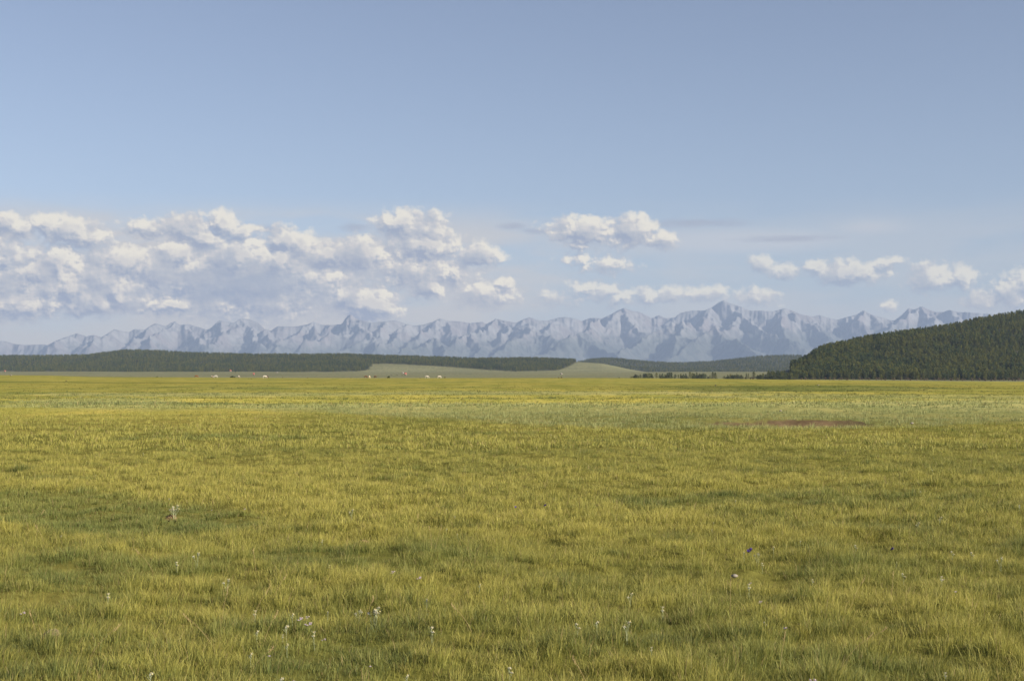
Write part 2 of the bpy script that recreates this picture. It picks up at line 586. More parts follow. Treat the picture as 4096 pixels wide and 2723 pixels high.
def fields(x, y):
    """what grows where: yellowness, lush green, blue grass, bare soil; plus the shade painted on the swell"""
    d = np.maximum(y, 1)
    u = px_of(x, y)
    v = HY + F * CAM / d
    n1 = fbm(x / 1.1, y / 0.9, 3, 51)
    n2 = fbm(x / 7.0, y / 4.5, 3, 61)
    n3 = fbm(x / 40, y / 22, 3, 71)
    yel = 0.68 + 0.75 * n1 * sstep(90, 30, d) + 0.65 * n2 + 0.45 * n3
    st = sstep(.05, .4, fbm(x / 60, y / 7, 3, 95)) * sstep(35, 80, d) * sstep(320, 200, d)
    st = np.maximum(st, sstep(.05, .4, fbm(x / 160, y / 26, 3, 96)) * sstep(150, 300, d) * sstep(900, 850, d))
    yel = yel - 1.0 * st
    yel = yel + 0.12 * sstep(2300, 1950, v) - 0.0 * sstep(2300, 2700, v)
    yel = yel + (.58 - yel) * .8 * sstep(50, 110, d) - .35 * st
    lush = np.zeros_like(x)

    def blob(cu, cv, ru, rv, a=1.0):
        q = ((u - cu) / ru) ** 2 + ((v - cv) / rv) ** 2 + 0.7 * n1 + 0.6 * n2
        return a * sstep(1.15, 0.45, q)
    for b in ((520, 2075, 620, 75, 1), (200, 2010, 420, 35, .8), (420, 2290, 560, 60, .8), (1500, 2260, 520, 60, .45), (2850, 2010, 420, 30, .5),
              (230, 2380, 330, 50, .45), (1320, 2640, 330, 80, .5), (3050, 2660, 560, 60, .4), (2000, 1738, 260, 10, .6), (850, 1760, 520, 14, .75),
              (3480, 2010, 380, 30, .4), (2450, 1772, 330, 8, .6), (3550, 2290, 420, 50, .4), (2700, 2480, 360, 60, .45),
              (1000, 2560, 260, 60, .4), (250, 1915, 220, 12, .6), (1650, 1920, 160, 9, .5)):
        lush = np.maximum(lush, blob(*b))
    # sweep of blue green grass across the middle
    lo = np.interp(u, [-500, 900, 1300, 1600, 2000, 2500, 3500, 4096, 5000], [1628, 1632, 1645, 1672, 1700, 1718, 1712, 1690, 1680])
    hi = np.interp(u, [-500, 900, 1300, 2000, 2600, 4096, 5000], [1622, 1622, 1618, 1612, 1618, 1600, 1600])
    w = 7 + 0 * v
    j = 9 * n2 + 6 * n3
    blu = sstep(-w, w, lo - v + j) * sstep(-w, w, v - hi + j * .5)
    blu = np.maximum(blu, 0.75 * blob(900, 1578, 900, 9))
    blu = np.maximum(blu, 0.8 * blob(2300, 1572, 900, 9))
    blu = np.maximum(blu, 0.7 * blob(400, 1608, 380, 14))
    blu = np.maximum(blu, 0.6 * blob(3500, 1590, 900, 16))
    dark = np.maximum(blob(3230, 1556, 620, 14, 1.2), blob(2700, 1660, 260, 22, .35))  # shaded near side of the swell put into the colour, plus a fainter patch
    dark = np.maximum(dark, blob(3100, 1535, 700, 4, .5) * 0.6)
    soil = sstep(1.1, 0.7, ((u - 3200) / 330) ** 2 + ((v - 1687 + (u - 3200) * 0.008) / 7.5) ** 2 + 0.75 * n1 + 0.75 * fbm(x / .35, y / .35, 2, 81))
    return yel, lush, blu * sstep(1.0, 0.6, soil), dark, soil


def grass_colour(x, y, rnd=None):
    yel, lush, blu, dark, soil = fields(x, y)
    k = np.clip(yel, 0, 1)
    if rnd is not None:
        k = np.clip(k + rnd, 0, 1)
    c = np.where((k < 0.5)[:, None], lerp(GRN[None], OLV[None], k * 2), lerp(OLV[None], YEL[None], k * 2 - 1))
    c = lerp(c, GRN[None] * np.array((.9, 1.05, 1.1)), lush * 0.62)
    c = lerp(c, BLU[None], blu * 0.85)
    c = lerp(c, GRN[None] * .95, np.clip(dark, 0, 1) * 0.95)
    return c, soil


def build_ground():
    fine = np.linspace(-R(27), R(27), 1000)
    coarse = np.linspace(R(27), 2 * math.pi - R(27), 70)[1:]
    ang = np.concatenate([fine, coarse])
    d = np.concatenate([np.geomspace(0.6, 60, 240), np.geomspace(60, 1100, 260)[1:], np.geomspace(1100, 7000, 90)[1:],
                        np.geomspace(7000, 60000, 16)[1:]])
    A, D = np.meshgrid(ang, d)
    X, Y = (D * np.sin(A)).ravel(), (D * np.cos(A)).ravel()
    Z = H(X, Y)
    dd = np.hypot(X, Y)
    c, soil = grass_colour(X, Y)
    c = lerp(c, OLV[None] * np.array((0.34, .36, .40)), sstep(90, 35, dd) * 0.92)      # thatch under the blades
    n = fbm(X / 300, Y / 120, 3, 91)
    pale = PALE[None] * (1 + 0.25 * n[:, None])
    c = lerp(c, pale, sstep(880, 1000, dd))
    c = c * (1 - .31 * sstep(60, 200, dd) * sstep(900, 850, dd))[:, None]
    mot = .8 + .5 * fbm(X / .8, Y / .5, 3, 97)
    c = lerp(c, SOIL[None] * mot[:, None], soil * (dd < 200))
    n2 = sstep(-0.1, 0.35, fbm(X / 60, Y / 9, 3, 95))
    c = lerp(c, GRN[None] * 1.4 * np.ones_like(c), n2 * 0.45 * sstep(90, 200, dd) * sstep(900, 850, dd))
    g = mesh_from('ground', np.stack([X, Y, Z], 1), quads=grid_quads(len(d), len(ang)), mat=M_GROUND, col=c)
    tag(g, kind='structure')
    return g


build_ground()


# ------------------------------------------------------------------ grass
rs = np.random.RandomState(12)
DUNG = [((685 - 2048) / F * 16.0, 16.0, .12), ((212 - 2048) / F * 8.6, 8.6, .075), ((1455 - 2048) / F * 13.3, 13.3, .05)]


SIDE = 5.0       # the turf goes on this many metres beyond what the camera sees


def place_rows(n, vlo, vhi):
    """positions spread over the plain, thinning out with distance"""
    ymid = F * CAM / ((vlo + vhi) / 2 - HY)
    n = int(n * (1 + SIDE / (.41 * ymid)))
    v = rs.uniform(vlo, vhi, n)
    y = F * CAM / (v - HY)
    return rs.uniform(-1, 1, n) * (.41 * y + SIDE), y


def blades(x, y, L, w, az, lean, phi, col_tip, col_base):
    z = H(x, y) - 0.01
    n = len(x)
    base = np.stack([x, y, z], 1)
    dr = np.stack([np.cos(az), np.sin(az), np.zeros(n)], 1)
    up = np.array((0, 0, 1.0))[None]
    mid = base + (dr * np.sin(lean * .45)[:, None] + up * np.cos(lean * .45)[:, None]) * (L * .55)[:, None]
    tip = mid + (dr * np.sin(lean * 1.35)[:, None] + up * np.cos(lean * 1.35)[:, None]) * (L * .45)[:, None]
    s = np.stack([-np.sin(phi), np.cos(phi), np.zeros(n)], 1) * (w / 2)[:, None]
    V = np.stack([base - s, base + s, mid - s * .8, mid + s * .8, tip], 1).reshape(-1, 3)
    i = np.arange(n)[:, None] * 5
    Q = i + np.array([[0, 1, 3, 2]])
    T = i + np.array([[2, 3, 4]])
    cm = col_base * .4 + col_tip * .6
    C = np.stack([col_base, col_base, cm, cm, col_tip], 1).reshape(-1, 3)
    return V, Q, T, C


def tuss(X, Y):
    """height of the turf: domed tussocks a foot across with low gaps between them"""
    cell = np.clip(1 - np.abs(fbm(X / .36, Y / .36, 2, 203)) * 2.6, 0, 1)      # thin gaps where the noise crosses zero
    return 1.12 - .55 * cell * sstep(-.3, .3, fbm(X / 1.3, Y / 1.3, 2, 207)) + 0.55 * fbm(X / .62, Y / .62, 2, 3) + .30 * fbm(X / 2.1, Y / 1.7, 2, 15)


def tufts_at(x, y, nb, rad, Lm, wm):
    """nb blades per tuft fanning outwards from each tuft centre"""
    n = len(x)
    X, Y = np.repeat(x, nb), np.repeat(y, nb)
    N_ = n * nb
    size = np.repeat(rs.uniform(.65, 1.35, n), nb)
    rr = np.abs(rs.normal(0, 1, N_)) * rad * size
    aa = rs.uniform(0, 2 * math.pi, N_)
    bx, by = X + rr * np.cos(aa), Y + rr * np.sin(aa)
    hh = tuss(X, Y)
    yel, lush, blu, dark, soil = fields(X, Y)
    hh = hh * (1 - 0.25 * lush) * (1 + .25 * blu)
    L = Lm * size * np.clip(hh, .42, 1.7) * rs.uniform(.6, 1.15, N_)
    lean = np.clip(0.34 + rr / (rad * size) * 0.30 + rs.normal(0, .22, N_), 0, 1.3)
    wind = 0.35
    az = np.arctan2(np.sin(aa) + wind * .3, np.cos(aa) + wind)
    az = az + rs.normal(0, .35, N_)
    phi = az + rs.normal(0, .9, N_)
    w = wm * rs.uniform(.6, 1.3, N_)
    tr = (np.repeat(rs.normal(0, .16, n), nb) + rs.normal(0, .2, N_)) * (.35 + .65 * sstep(45, 18, Y))
    col, soil = grass_colour(bx, by, tr)
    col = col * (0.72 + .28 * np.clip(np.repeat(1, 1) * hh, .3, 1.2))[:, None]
    dry = rs.rand(N_) < .05
    col[dry] = DRY * rs.uniform(.7, 1.05, dry.sum())[:, None]
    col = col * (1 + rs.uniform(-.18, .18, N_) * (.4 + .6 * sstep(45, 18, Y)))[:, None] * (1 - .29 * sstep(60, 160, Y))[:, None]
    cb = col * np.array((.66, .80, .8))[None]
    keep = soil < rs.uniform(.2, .9, N_)
    for dx, dy, r in DUNG:
        keep &= np.hypot(bx - dx, (by - dy)) > r * 1.25
    return [a[keep] for a in (bx, by, L, w, az, lean, phi, col, cb)]


def build_grass():
    parts = []
    # close by, 7 - 14 m: evenly dense on the ground
    n = 13500
    y, x = rs.uniform(4.8, 14.5, n), rs.uniform(-1, 1, n) * (.41 * 14.5 + SIDE)
    k = np.abs(x) < .41 * y + SIDE
    x, y = x[k], y[k]
    parts.append(tufts_at(x, y, 78, .070, .098, .0026))
    # 14 - 30 m
    x, y = place_rows(9000, HY + F * CAM / 30, HY + F * CAM / 14)
    parts.append(tufts_at(x, y, 48, .085, .098, .0044))
    x, y = place_rows(7000, HY + F * CAM / 70, HY + F * CAM / 30)
    parts.append(tufts_at(x, y, 26, .14, .115, .011))
    x, y = place_rows(7500, HY + F * CAM / 330, HY + F * CAM / 70)
    parts.append(tufts_at(x, y, 14, .30, .12, .035))
    # low undergrowth between the tufts
    for n, v0, v1, L, w in ((150000, HY + F * CAM / 13, HY + F * CAM / 5.0, .055, .0030), (150000, HY + F * CAM / 30, HY + F * CAM / 13, .06, .005)):
        x, y = place_rows(n // 8, v0, v1)
        parts.append(tufts_at(x, y, 8, .10, L, w))
    a = [np.concatenate([p[i] for p in parts]) for i in range(9)]
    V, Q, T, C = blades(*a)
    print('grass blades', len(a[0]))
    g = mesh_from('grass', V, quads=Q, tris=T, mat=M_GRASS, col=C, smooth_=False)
    tag(g, kind='stuff')


build_grass()


# ------------------------------------------------------------------ trees (prototypes)
def tube(p, r, seg=6):
    """tapered tube through points p with radii r -> V, quads"""
    p = np.asarray(p, float)
    V, Q = [], []
    a = np.arange(seg) * 2 * math.pi / seg
    for k in range(len(p)):
        t = p[min(k + 1, len(p) - 1)] - p[max(k - 1, 0)]
        t /= np.linalg.norm(t) + 1e-9
        s = np.cross(t, (0.13, .99, 0.05)) if abs(t[1]) < .9 else np.cross(t, (1, 0, 0))
        s /= np.linalg.norm(s)
        b = np.cross(t, s)
        V.append(p[k] + r[k] * (np.cos(a)[:, None] * s + np.sin(a)[:, None] * b))
        if k:
            for j in range(seg):
                Q.append(((k - 1) * seg + j, (k - 1) * seg + (j + 1) % seg, k * seg + (j + 1) % seg, k * seg + j))
    return np.concatenate(V), np.array(Q)


class Acc:
    def __init__(s):
        s.V, s.Q, s.T, s.n = [], [], [], 0

    def add(s, V, Q=None, T=None):
        V = np.asarray(V, float)
        s.V.append(V)
        if Q is not None and len(Q):
            s.Q.append(np.asarray(Q) + s.n)
        if T is not None and len(T):
            s.T.append(np.asarray(T) + s.n)
        s.n += len(V)

    def build(s, name, mat, parent=None, link=True, smooth_=False):
        return mesh_from(name, np.concatenate(s.V), np.concatenate(s.Q) if s.Q else None, np.concatenate(s.T) if s.T else None,
                         mat, parent, link, smooth_=smooth_)


M_BARK = simple_mat('bark', (0.11, 0.08, 0.06), scale=8, bump=.4)
M_CROWN = simple_mat('larch_needles', (0.066, 0.084, 0.026), transl=.25, var=.35, scale=.9, objvar=(2.2, 1.75, 1.1))
M_CROWN2 = simple_mat('pine_needles', (0.030, 0.048, 0.022), transl=.2, var=.35, scale=.9, objvar=(2.6, 2.2, 1.3))
M_SHRUB = simple_mat('willow_leaves', (0.20, 0.15, 0.09), transl=.25, var=.35, scale=2, objvar=(.8, .85, .7))
M_SHRUBG = simple_mat('shrub_leaves', (0.06, 0.075, 0.035), transl=.25, var=.35, scale=2, objvar=(1.3, 1.2, 1.0))


def leaf_tris(rr, c, size, n, squash=1.0):
    """n random small triangles around the points c"""
    m = len(c)
    cc = np.repeat(c, n, 0)
    k = len(cc)
    ctr = cc + rr.normal(0, 1, (k, 3)) * size * np.array((1, 1, squash))
    a = rr.normal(0, 1, (k, 3, 3)) * (size * .75)
    V = (ctr[:, None, :] + a).reshape(-1, 3)
    return V, np.arange(k * 3).reshape(-1, 3)


def crown_points(rr, kind):
    pts, limbs = [], []
    n = 70
    for i in range(n):
        t = (i + rr.rand()) / n
        if kind == 'larch':
            z = .14 + .86 * t
            r = .175 * (1 - t) ** .75 * rr.uniform(.45, 1.15) + .008
        elif kind == 'slim':
            z = .08 + .92 * t
            r = .12 * (1 - t) ** .6 * rr.uniform(.4, 1.2) + .008
        else:
            z = .28 + .70 * t
            r = .20 * math.sqrt(max(.02, 1 - (2 * t - .75) ** 2 * .62)) * rr.uniform(.4, 1.1)
        a = rr.rand() * 6.283
        end = np.array((r * math.cos(a), r * math.sin(a), z - r * .12))
        limbs.append((np.array((0, 0, z - .25 * r)), end))
        for q in (.45, .75, 1.0):
            pts.append(np.array((0, 0, z)) * (1 - q) + end * q)
    pts.append(np.array((0, 0, 1.0)))
    return np.array(pts), limbs


def tree_meshes(kind, seed, n, size, link=False, parent=None, mat=None):
    """unit height conifer: trunk with limbs, crown of many small leaf clumps"""
    rr = np.random.RandomState(seed)
    pts, limbs = crown_points(rr, kind)
    A = Acc()
    lean = rr.normal(0, .012, 2)
    A.add(*tube([(0, 0, -.02), (lean[0] * .5, lean[1] * .5, .3), (lean[0], lean[1], .65), (0, 0, .97)], [.016, .012, .008, .002]))
    for a, b in limbs[::3]:
        A.add(*tube([a, b], [.004, .0015], 3))
    tr = A.build('trunk', M_BARK, parent, link)
    V, T = leaf_tris(rr, pts, size, n, 1.3)
    V[:, 2] = np.minimum(V[:, 2], 1.02)
    cr = mesh_from('crown', V, tris=T, mat=mat, parent=parent, link=link, smooth_=False)
    return tr, cr


def one_mesh_tree(kind, seed, n, size, mat):
    rr = np.random.RandomState(seed)
    pts, limbs = crown_points(rr, kind)
    tv, tq = tube([(0, 0, -.02), (0, 0, .5), (0, 0, .97)], [.016, .01, .002], 4)
    V, T = leaf_tris(rr, pts, size, n, 1.3)
    me_v = np.concatenate([tv, V])
    ob = mesh_from('forest_tree', me_v, quads=tq, tris=T + len(tv), mat=M_BARK, link=False, smooth_=False)
    ob.data.materials.append(mat)
    idx = np.ones(len(ob.data.polygons), dtype=np.int32)
    idx[:len(tq)] = 0
    ob.data.polygons.foreach_set('material_index', idx)
    return ob


PROTO = bpy.data.collections.new('forest_prototypes')
for i, (k, m) in enumerate((('larch', M_CROWN), ('slim', M_CROWN), ('round', M_CROWN2), ('larch', M_CROWN2), ('round', M_CROWN))):
    o = one_mesh_tree(k, 40 + i, 3, .026, m)
    o.name = 'forest_tree_%d' % i
    PROTO.objects.link(o)


def instancer(name, pts, scale, rot, idx):
    me = bpy.data.meshes.new(name)
    me.vertices.add(len(pts))
    me.vertices.foreach_set('co', np.asarray(pts, np.float32).ravel())
    for nm, ty, val in (('sc', 'FLOAT', scale), ('rz', 'FLOAT', rot), ('ix', 'INT', idx)):
        a = me.attributes.new(nm, ty, 'POINT')
        a.data.foreach_set('value', np.asarray(val, np.float32 if ty == 'FLOAT' else np.int32))
    ob = bpy.data.objects.new(name, me)
    COL.objects.link(ob)
    ng = bpy.data.node_groups.new(name + '_nodes', 'GeometryNodeTree')
    ng.interface.new_socket('Geometry', in_out='INPUT', socket_type='NodeSocketGeometry')
    ng.interface.new_socket('Geometry', in_out='OUTPUT', socket_type='NodeSocketGeometry')
    gi, go = ng.nodes.new('NodeGroupInput'), ng.nodes.new('NodeGroupOutput')
    ip = ng.nodes.new('GeometryNodeInstanceOnPoints')
    ci = ng.nodes.new('GeometryNodeCollectionInfo')
    ci.inputs['Collection'].default_value = PROTO
    ci.inputs['Separate Children'].default_value = True
    ci.inputs['Reset Children'].default_value = True

    def named(nm, ty):
        a = ng.nodes.new('GeometryNodeInputNamedAttribute')
        a.data_type = ty
        a.inputs['Name'].default_value = nm
        return a.outputs[0]
    cx = ng.nodes.new('ShaderNodeCombineXYZ')
    ng.links.new(named('rz', 'FLOAT'), cx.inputs[2])
    ng.links.new(gi.outputs[0], ip.inputs['Points'])
    ng.links.new(ci.outputs[0], ip.inputs['Instance'])
    ip.inputs['Pick Instance'].default_value = True
    ng.links.new(named('ix', 'INT'), ip.inputs['Instance Index'])
    ng.links.new(cx.outputs[0], ip.inputs['Rotation'])
    sc3 = ng.nodes.new('ShaderNodeCombineXYZ')
    s = named('sc', 'FLOAT')
    wide = ng.nodes.new('ShaderNodeMath')
    wide.operation = 'MULTIPLY'
    wide.inputs[1].default_value = 1.3
    ng.links.new(s, wide.inputs[0])
    ng.links.new(wide.outputs[0], sc3.inputs[0])
    ng.links.new(wide.outputs[0], sc3.inputs[1])
    ng.links.new(s, sc3.inputs[2])
    ng.links.new(sc3.outputs[0], ip.inputs['Scale'])
    ng.links.new(ip.outputs[0], go.inputs[0])
    md = ob.modifiers.new('trees', 'NODES')
    md.node_group = ng
    return ob


# ------------------------------------------------------------------ hills
M_HILL = simple_mat('hill_grass', (0.165, 0.160, 0.090), scale=.004, var=.18)
M_FLOOR = simple_mat('forest_floor', (0.045, 0.05, 0.025), scale=.01, var=.3)


edgeL = ([-1500, 0, 100, 350, 375, 720, 760, 1000, 1180, 1260, 1300, 1345, 1440, 1472, 1484, 1492, 1540, 1713, 1829, 1945, 2061, 2177, 2235, 2275, 2300, 2310],
         [1486, 1484, 1486, 1486, 1492, 1492, 1490, 1489, 1491, 1485, 1491, 1486, 1484, 1479, 1466, 1455, 1454, 1462, 1470, 1479, 1485, 1483, 1480, 1466, 1452, 1440])


class Hill:
    def __init__(s, name, u, row, d0, dr, d1, mat, amp=5, wl=350, base=None, pw=1.0, umin=None, umax=None):
        s.u, s.row, s.d0, s.dr, s.d1, s.amp, s.wl, s.pw = u, row, d0, dr, d1, amp, wl, pw
        s.umin, s.umax = u[0], u[-1]
        U = np.linspace(s.umin, s.umax, 420)
        T = np.linspace(0, 1, 110)
        UU, TT = np.meshgrid(U, T)
        P = s.at(UU.ravel(), TT.ravel())
        col = None
        if mat is M_GROUND:
            row = HY - (P[:, 2] - CAM) / P[:, 1] * F
            wood = sstep(2, -3, row - np.interp(UU.ravel(), *edgeL)) * (UU.ravel() < 2310)
            n = fbm(P[:, 0] / 500, P[:, 1] / 200, 4, 93)
            col = lerp(PALE[None] * (1.05 + .35 * n[:, None]), np.array((0.05, 0.055, 0.028))[None], wood)
        o = mesh_from(name, P, quads=grid_quads(len(T), len(U)), mat=mat, col=col)
        tag(o, kind='structure')

    def dist(s, u, t):
        d0 = np.interp(u, *s.d0)
        dr = np.interp(u, *s.dr)
        return np.where(t < .6, d0 + (dr - d0) * t / .6, dr + s.d1 * (t - .6) / .4)

    def at(s, u, t):
        d = s.dist(u, t)
        dr = np.interp(u, *s.dr)
        zr = CAM + (HY - np.interp(u, s.u, s.row)) / F * dr
        x, y = (u - 2048) / F * d, d
        zb = H(x, y) - 3.0
        k = np.clip(t / .6, 0, 1) ** s.pw
        k = k * k * (3 - 2 * k) * .55 + k * .45
        back = sstep(0.6, 1.0, t)
        z = zb + (zr - zb) * np.where(t < .6, k, 1 - back)
        z = z + s.amp * fbm(x / s.wl, y / s.wl, 3, 77) * np.sin(np.clip(t / .6, 0, 1) * math.pi) * np.clip((zr - zb) / 40, 0, 1)
        return np.stack([x, y, z], 1)


LU = [-1500, -600, 0, 200, 350, 430, 500, 560, 650, 800, 1000, 1200, 1366, 1500, 1700, 1900, 2050, 2150, 2250, 2310, 2408, 2466, 2524, 2590, 2680]
LR = [1425, 1432, 1430, 1429, 1426, 1416, 1408, 1407, 1411, 1419, 1424, 1425, 1424, 1429, 1434, 1441, 1440, 1440, 1444, 1447, 1453, 1465, 1478, 1489, 1496]
hillA = Hill('hills', LU, LR, ([0, 1300, 2600], [4200, 3900, 3900]), ([0, 1300, 2600], [5700, 5000, 4900]), 1400, M_GROUND, amp=12)
FU = [2150, 2320, 2350, 2408, 2466, 2524, 2640, 2732, 2848, 2963, 3021, 3079, 3137, 3195, 3260, 3400, 3700, 4300]
FR = [1470, 1452, 1444, 1438, 1439, 1446, 1454, 1457, 1451, 1438, 1432, 1428, 1426, 1427, 1432, 1440, 1455, 1470]
hillB = Hill('hills', FU, FR, ([2150, 4300], [5300, 5300]), ([2150, 4300], [7200, 7200]), 2000, M_FLOOR, amp=14)
RU = [2980, 3056, 3125, 3160, 3195, 3229, 3252, 3281, 3310, 3368, 3426, 3484, 3541, 3599, 3657, 3715, 3773, 3831, 3888, 3946, 4004, 4062, 4096, 4400, 4900, 5600]
RR = [1516, 1497, 1486, 1478, 1468, 1450, 1432, 1418, 1408, 1393, 1379, 1367, 1358, 1349, 1341, 1334, 1326, 1312, 1301, 1289, 1279, 1270, 1266, 1225, 1180, 1190]
hillC = Hill('hills', RU, RR, ([2980, 5600], [1880, 1880]), ([2980, 3200, 3500, 4100, 5600], [2060, 2120, 2350, 2750, 3000]), 900, M_FLOOR, amp=9, wl=170)


def near_row(P):
    return HY - (P[:, 2] - CAM) / P[:, 1] * F


def forest(hill, n, ulo, uhi, tlo, thi, keepf, seed):
    rr = np.random.RandomState(seed)
    u, t = rr.uniform(ulo, uhi, n), rr.uniform(tlo, thi, n)
    P = hill.at(u, t)
    k = keepf(u, near_row(P), P, t)
    return P[k], u[k]


# left and centre woods on the long far hill; the lower edge runs as in the valley



def keepA(u, row, P, t):
    e = np.interp(u, *edgeL) + 3 * perlin(u / 30, u * 0, 5) + 2.5 * perlin(u / 7, t * 0, 6)
    k = (row < e) & (t < .66)
    clearing = fbm(P[:, 0] / 260, P[:, 1] / 260, 2, 55) > .62
    return k & ~clearing


PA, uA = forest(hillA, 34000, -900, 2330, .0, .68, keepA, 1)


def keepB(u, row, P, t):
    e = np.interp(u, [2300, 2466, 2524, 2590, 2700, 3200, 3700], [1470, 1475, 1482, 1489, 1491, 1493, 1493])
    return (row < e) & (u > 2310)


PB, uB = forest(hillB, 13000, 2300, 3700, .0, .68, keepB, 2)
PC, uC = forest(hillC, 13000, 3070, 4650, .0, .70, lambda u, r, P, t: (t > .012) & ((u > 3165) | (t < .05 + (u < 3100) * 0.0)), 3)


def build_forest(name, P, hlo, hhi, seed):
    rr = np.random.RandomState(seed)
    n = len(P)
    sc = rr.uniform(hlo, hhi, n) * (1 + .15 * fbm(P[:, 0] / 60, P[:, 1] / 60, 2, 9))
    patch = fbm(P[:, 0] / 120, P[:, 1] / 120, 2, 19) + rr.normal(0, .35, n)
    ix = np.where(patch > .12, rr.choice([2, 3], n), rr.choice([0, 1, 4], n))
    P = P.copy()
    P[:, 2] -= .3
    return tag(instancer(name, P, sc, rr.uniform(0, 6.28, n), ix), kind='stuff')


build_forest('forest', PA, 6.5, 13, 4)
build_forest('forest', PB, 7.5, 14, 5)
order = np.argsort(PC[:, 1] + 400 * ((uC < 3080) | (uC > 4130)))
front, rest = order[:190], order[190:]
build_forest('forest', PC[rest], 8, 14.5, 6)

# ------------------------------------------------------------------ trees that can be told apart
tree_protos = []
for k, (kind, m, lb) in enumerate((('larch', M_CROWN, 'larch'), ('slim', M_CROWN, 'slender larch'), ('round', M_CROWN2, 'pine'), ('larch', M_CROWN2, 'dark larch'), ('round', M_CROWN, 'broad larch'))):
    e = empty('conifer_tree', (0, 0, 0))
    tree_meshes(kind, 90 + k, 5, .020, True, e, m)
    e['category'] = 'tree'
    bpy.context.view_layer.update()
    remember(e)
    tree_protos.append([e, False, kind])

rt = np.random.RandomState(31)


def put_tree(k, x, y, z, h, label, group, wide=1.0):
    pr = tree_protos[k]
    if not pr[1]:
        o = pr[0]
        pr[1] = True
    else:
        o = copy_tree(pr[0])
    o.location = (x, y, z)
    o.rotation_euler = (0, 0, rt.uniform(0, 6.28))
    o.scale = (h * wide * 1.4, h * wide * 1.4, h)
    o['label'] = label
    if group:
        o['group'] = group
    elif 'group' in o:
        del o['group']
    return o




def zone_of(u, edges, names):
    return names[int(np.searchsorted(edges, u))]


for i in front:
    p = PC[i]
    k = rt.choice(5, p=(.3, .2, .2, .15, .15))
    look = ('pale green larch', 'slim pale larch', 'round topped dark pine', 'dark green larch', 'broad olive larch')[int(k)]
    zone = zone_of(uC[i], (3280, 3520, 3800), ('below its low left tip', 'below its left shoulder', 'below its middle', 'below its high right part'))
    put_tree(int(k), p[0], p[1], p[2] - .2, rt.uniform(9.5, 14.5),
             '%s in the wooded hill\'s front row, %s' % (look, zone), '%s trees of the front row %s' % (look, zone))

LOWS = []
WZ = ('left of its low tip', 'under its left slope', 'under its middle', 'under its highest part')
# the straggling row of trees on the plain, px, visible top row, kind, label
ROW = [
    (2527, 1505, 4, 'low round bush of a tree at the far left end of the straggling row'),
    (2539, 1502, 2, 'second low tree from the left end of the straggling row'),
    (2553, 1501, 1, 'thin dark little conifer between the low trees and the first tall clump'),
    (2562, 1497, 4, 'pale green small tree just left of the first tall clump'),
]
G1 = [(2574, 1494), (2580, 1492), (2588, 1492), (2596, 1491), (2604, 1492), (2609, 1496)]
G2 = [(2640, 1495), (2650, 1493), (2660, 1496), (2669, 1490), (2677, 1488), (2686, 1489)]
G3 = [(2734, 1496), (2743, 1494), (2770, 1491), (2778, 1493), (2787, 1489), (2798, 1493), (2806, 1495), (2812, 1492), (2822, 1495)]
SINGLES = [
    (2626, 1490, 4, 'single tall pale tree standing in the gap between two clumps'),
    (2701, 1496, 2, 'round dark tree right of the second clump in the row'),
    (2713, 1497, 1, 'slim dark conifer beside the round dark tree in the row'),
    (2723, 1494, 1, 'thin pale larch with gaps in its crown before the third clump'),
    (2760, 1486, 0, 'tallest pale larch in the middle of the third clump'),
    (2832, 1505, 1, 'tiny dark conifer right of the third clump'),
    (2840, 1499, 1, 'small pointed dark conifer alone on the meadow edge'),
    (2851, 1487, 0, 'left one of the two tall larches standing side by side'),
    (2861, 1489, 0, 'right one of the two tall larches standing side by side'),
    (2897, 1503, 4, 'low round dark tree at the end of the gap in the row'),
    (2985, 1492, 1, 'slender larch left of the tree with the widest crown near the wooded hill'),
    (2994, 1494, 0, 'pale larch pressed against the slender one near the wooded hill'),
    (3015, 1486, 0, 'tall larch standing highest just before the wooded hill begins'),
]
G4 = [(2911, 1498), (2921, 1496), (2932, 1499), (2947, 1494), (2955, 1497), (2966, 1502)]
G5 = [(3030, 1499), (3040, 1497), (3052, 1492), (3062, 1496), (3072, 1498), (3080, 1494), (3090, 1495), (3100, 1493), (3112, 1490), (3122, 1494), (3130, 1492),
      (3140, 1490), (3150, 1493), (3158, 1488), (3166, 1492), (3175, 1490), (3184, 1494)]


def row_tree(u, top, k, label, group=None):
    d = rt.uniform(1700, 1830)
    x = (u - 2048) / F * d
    z = float(H(np.array([x]), np.array([d]))[0])
    zt = CAM + (HY - top) / F * d
    put_tree(k, x, d, z - .2, zt - z, label, group, wide=rt.uniform(1.1, 1.7) * (1.0 if zt - z > 6 else 1.5))


for u, t, k, lb in ROW + SINGLES:
    row_tree(u, t, k, lb)
for G, lb, gr in ((G1, 'tree of the first tall clump from the left end of the straggling row', 'first clump of the row of trees'),
                  (G2, 'tree of the second clump in the straggling row', 'second clump of the row of trees'),
                  (G3, 'tree of the third and longest clump in the straggling row', 'third clump of the row of trees'),
                  (G4, 'tree of the small open clump past the gap in the row', 'fourth clump of the row of trees'),
                  (G5, 'tree of the dark belt that joins the row to the wooded hill', 'belt of trees before the wooded hill')):
    for u, t in G:
        row_tree(u, t, int(rt.choice(5)), lb, gr)


for i in range(54):
    u = [2545, 2590, 2600, 2655, 2675, 2740, 2780, 2800, 2815, 2905, 2930, 2960, 3035, 3060, 3085, 3105, 3130, 3150][i % 18] + rt.uniform(-12, 12)
    G_LOW = (u, rt.uniform(1640, 1720), rt.uniform(4, 7.5), rt.uniform(4.5, 8))
    LOWS.append(G_LOW)


def far_tree(u, row, d, h, k, label):
    x = (u - 2048) / F * d
    z = float(H(np.array([x]), np.array([d]))[0])
    put_tree(k, x, d, z - .2, h, label, None, 1.2)


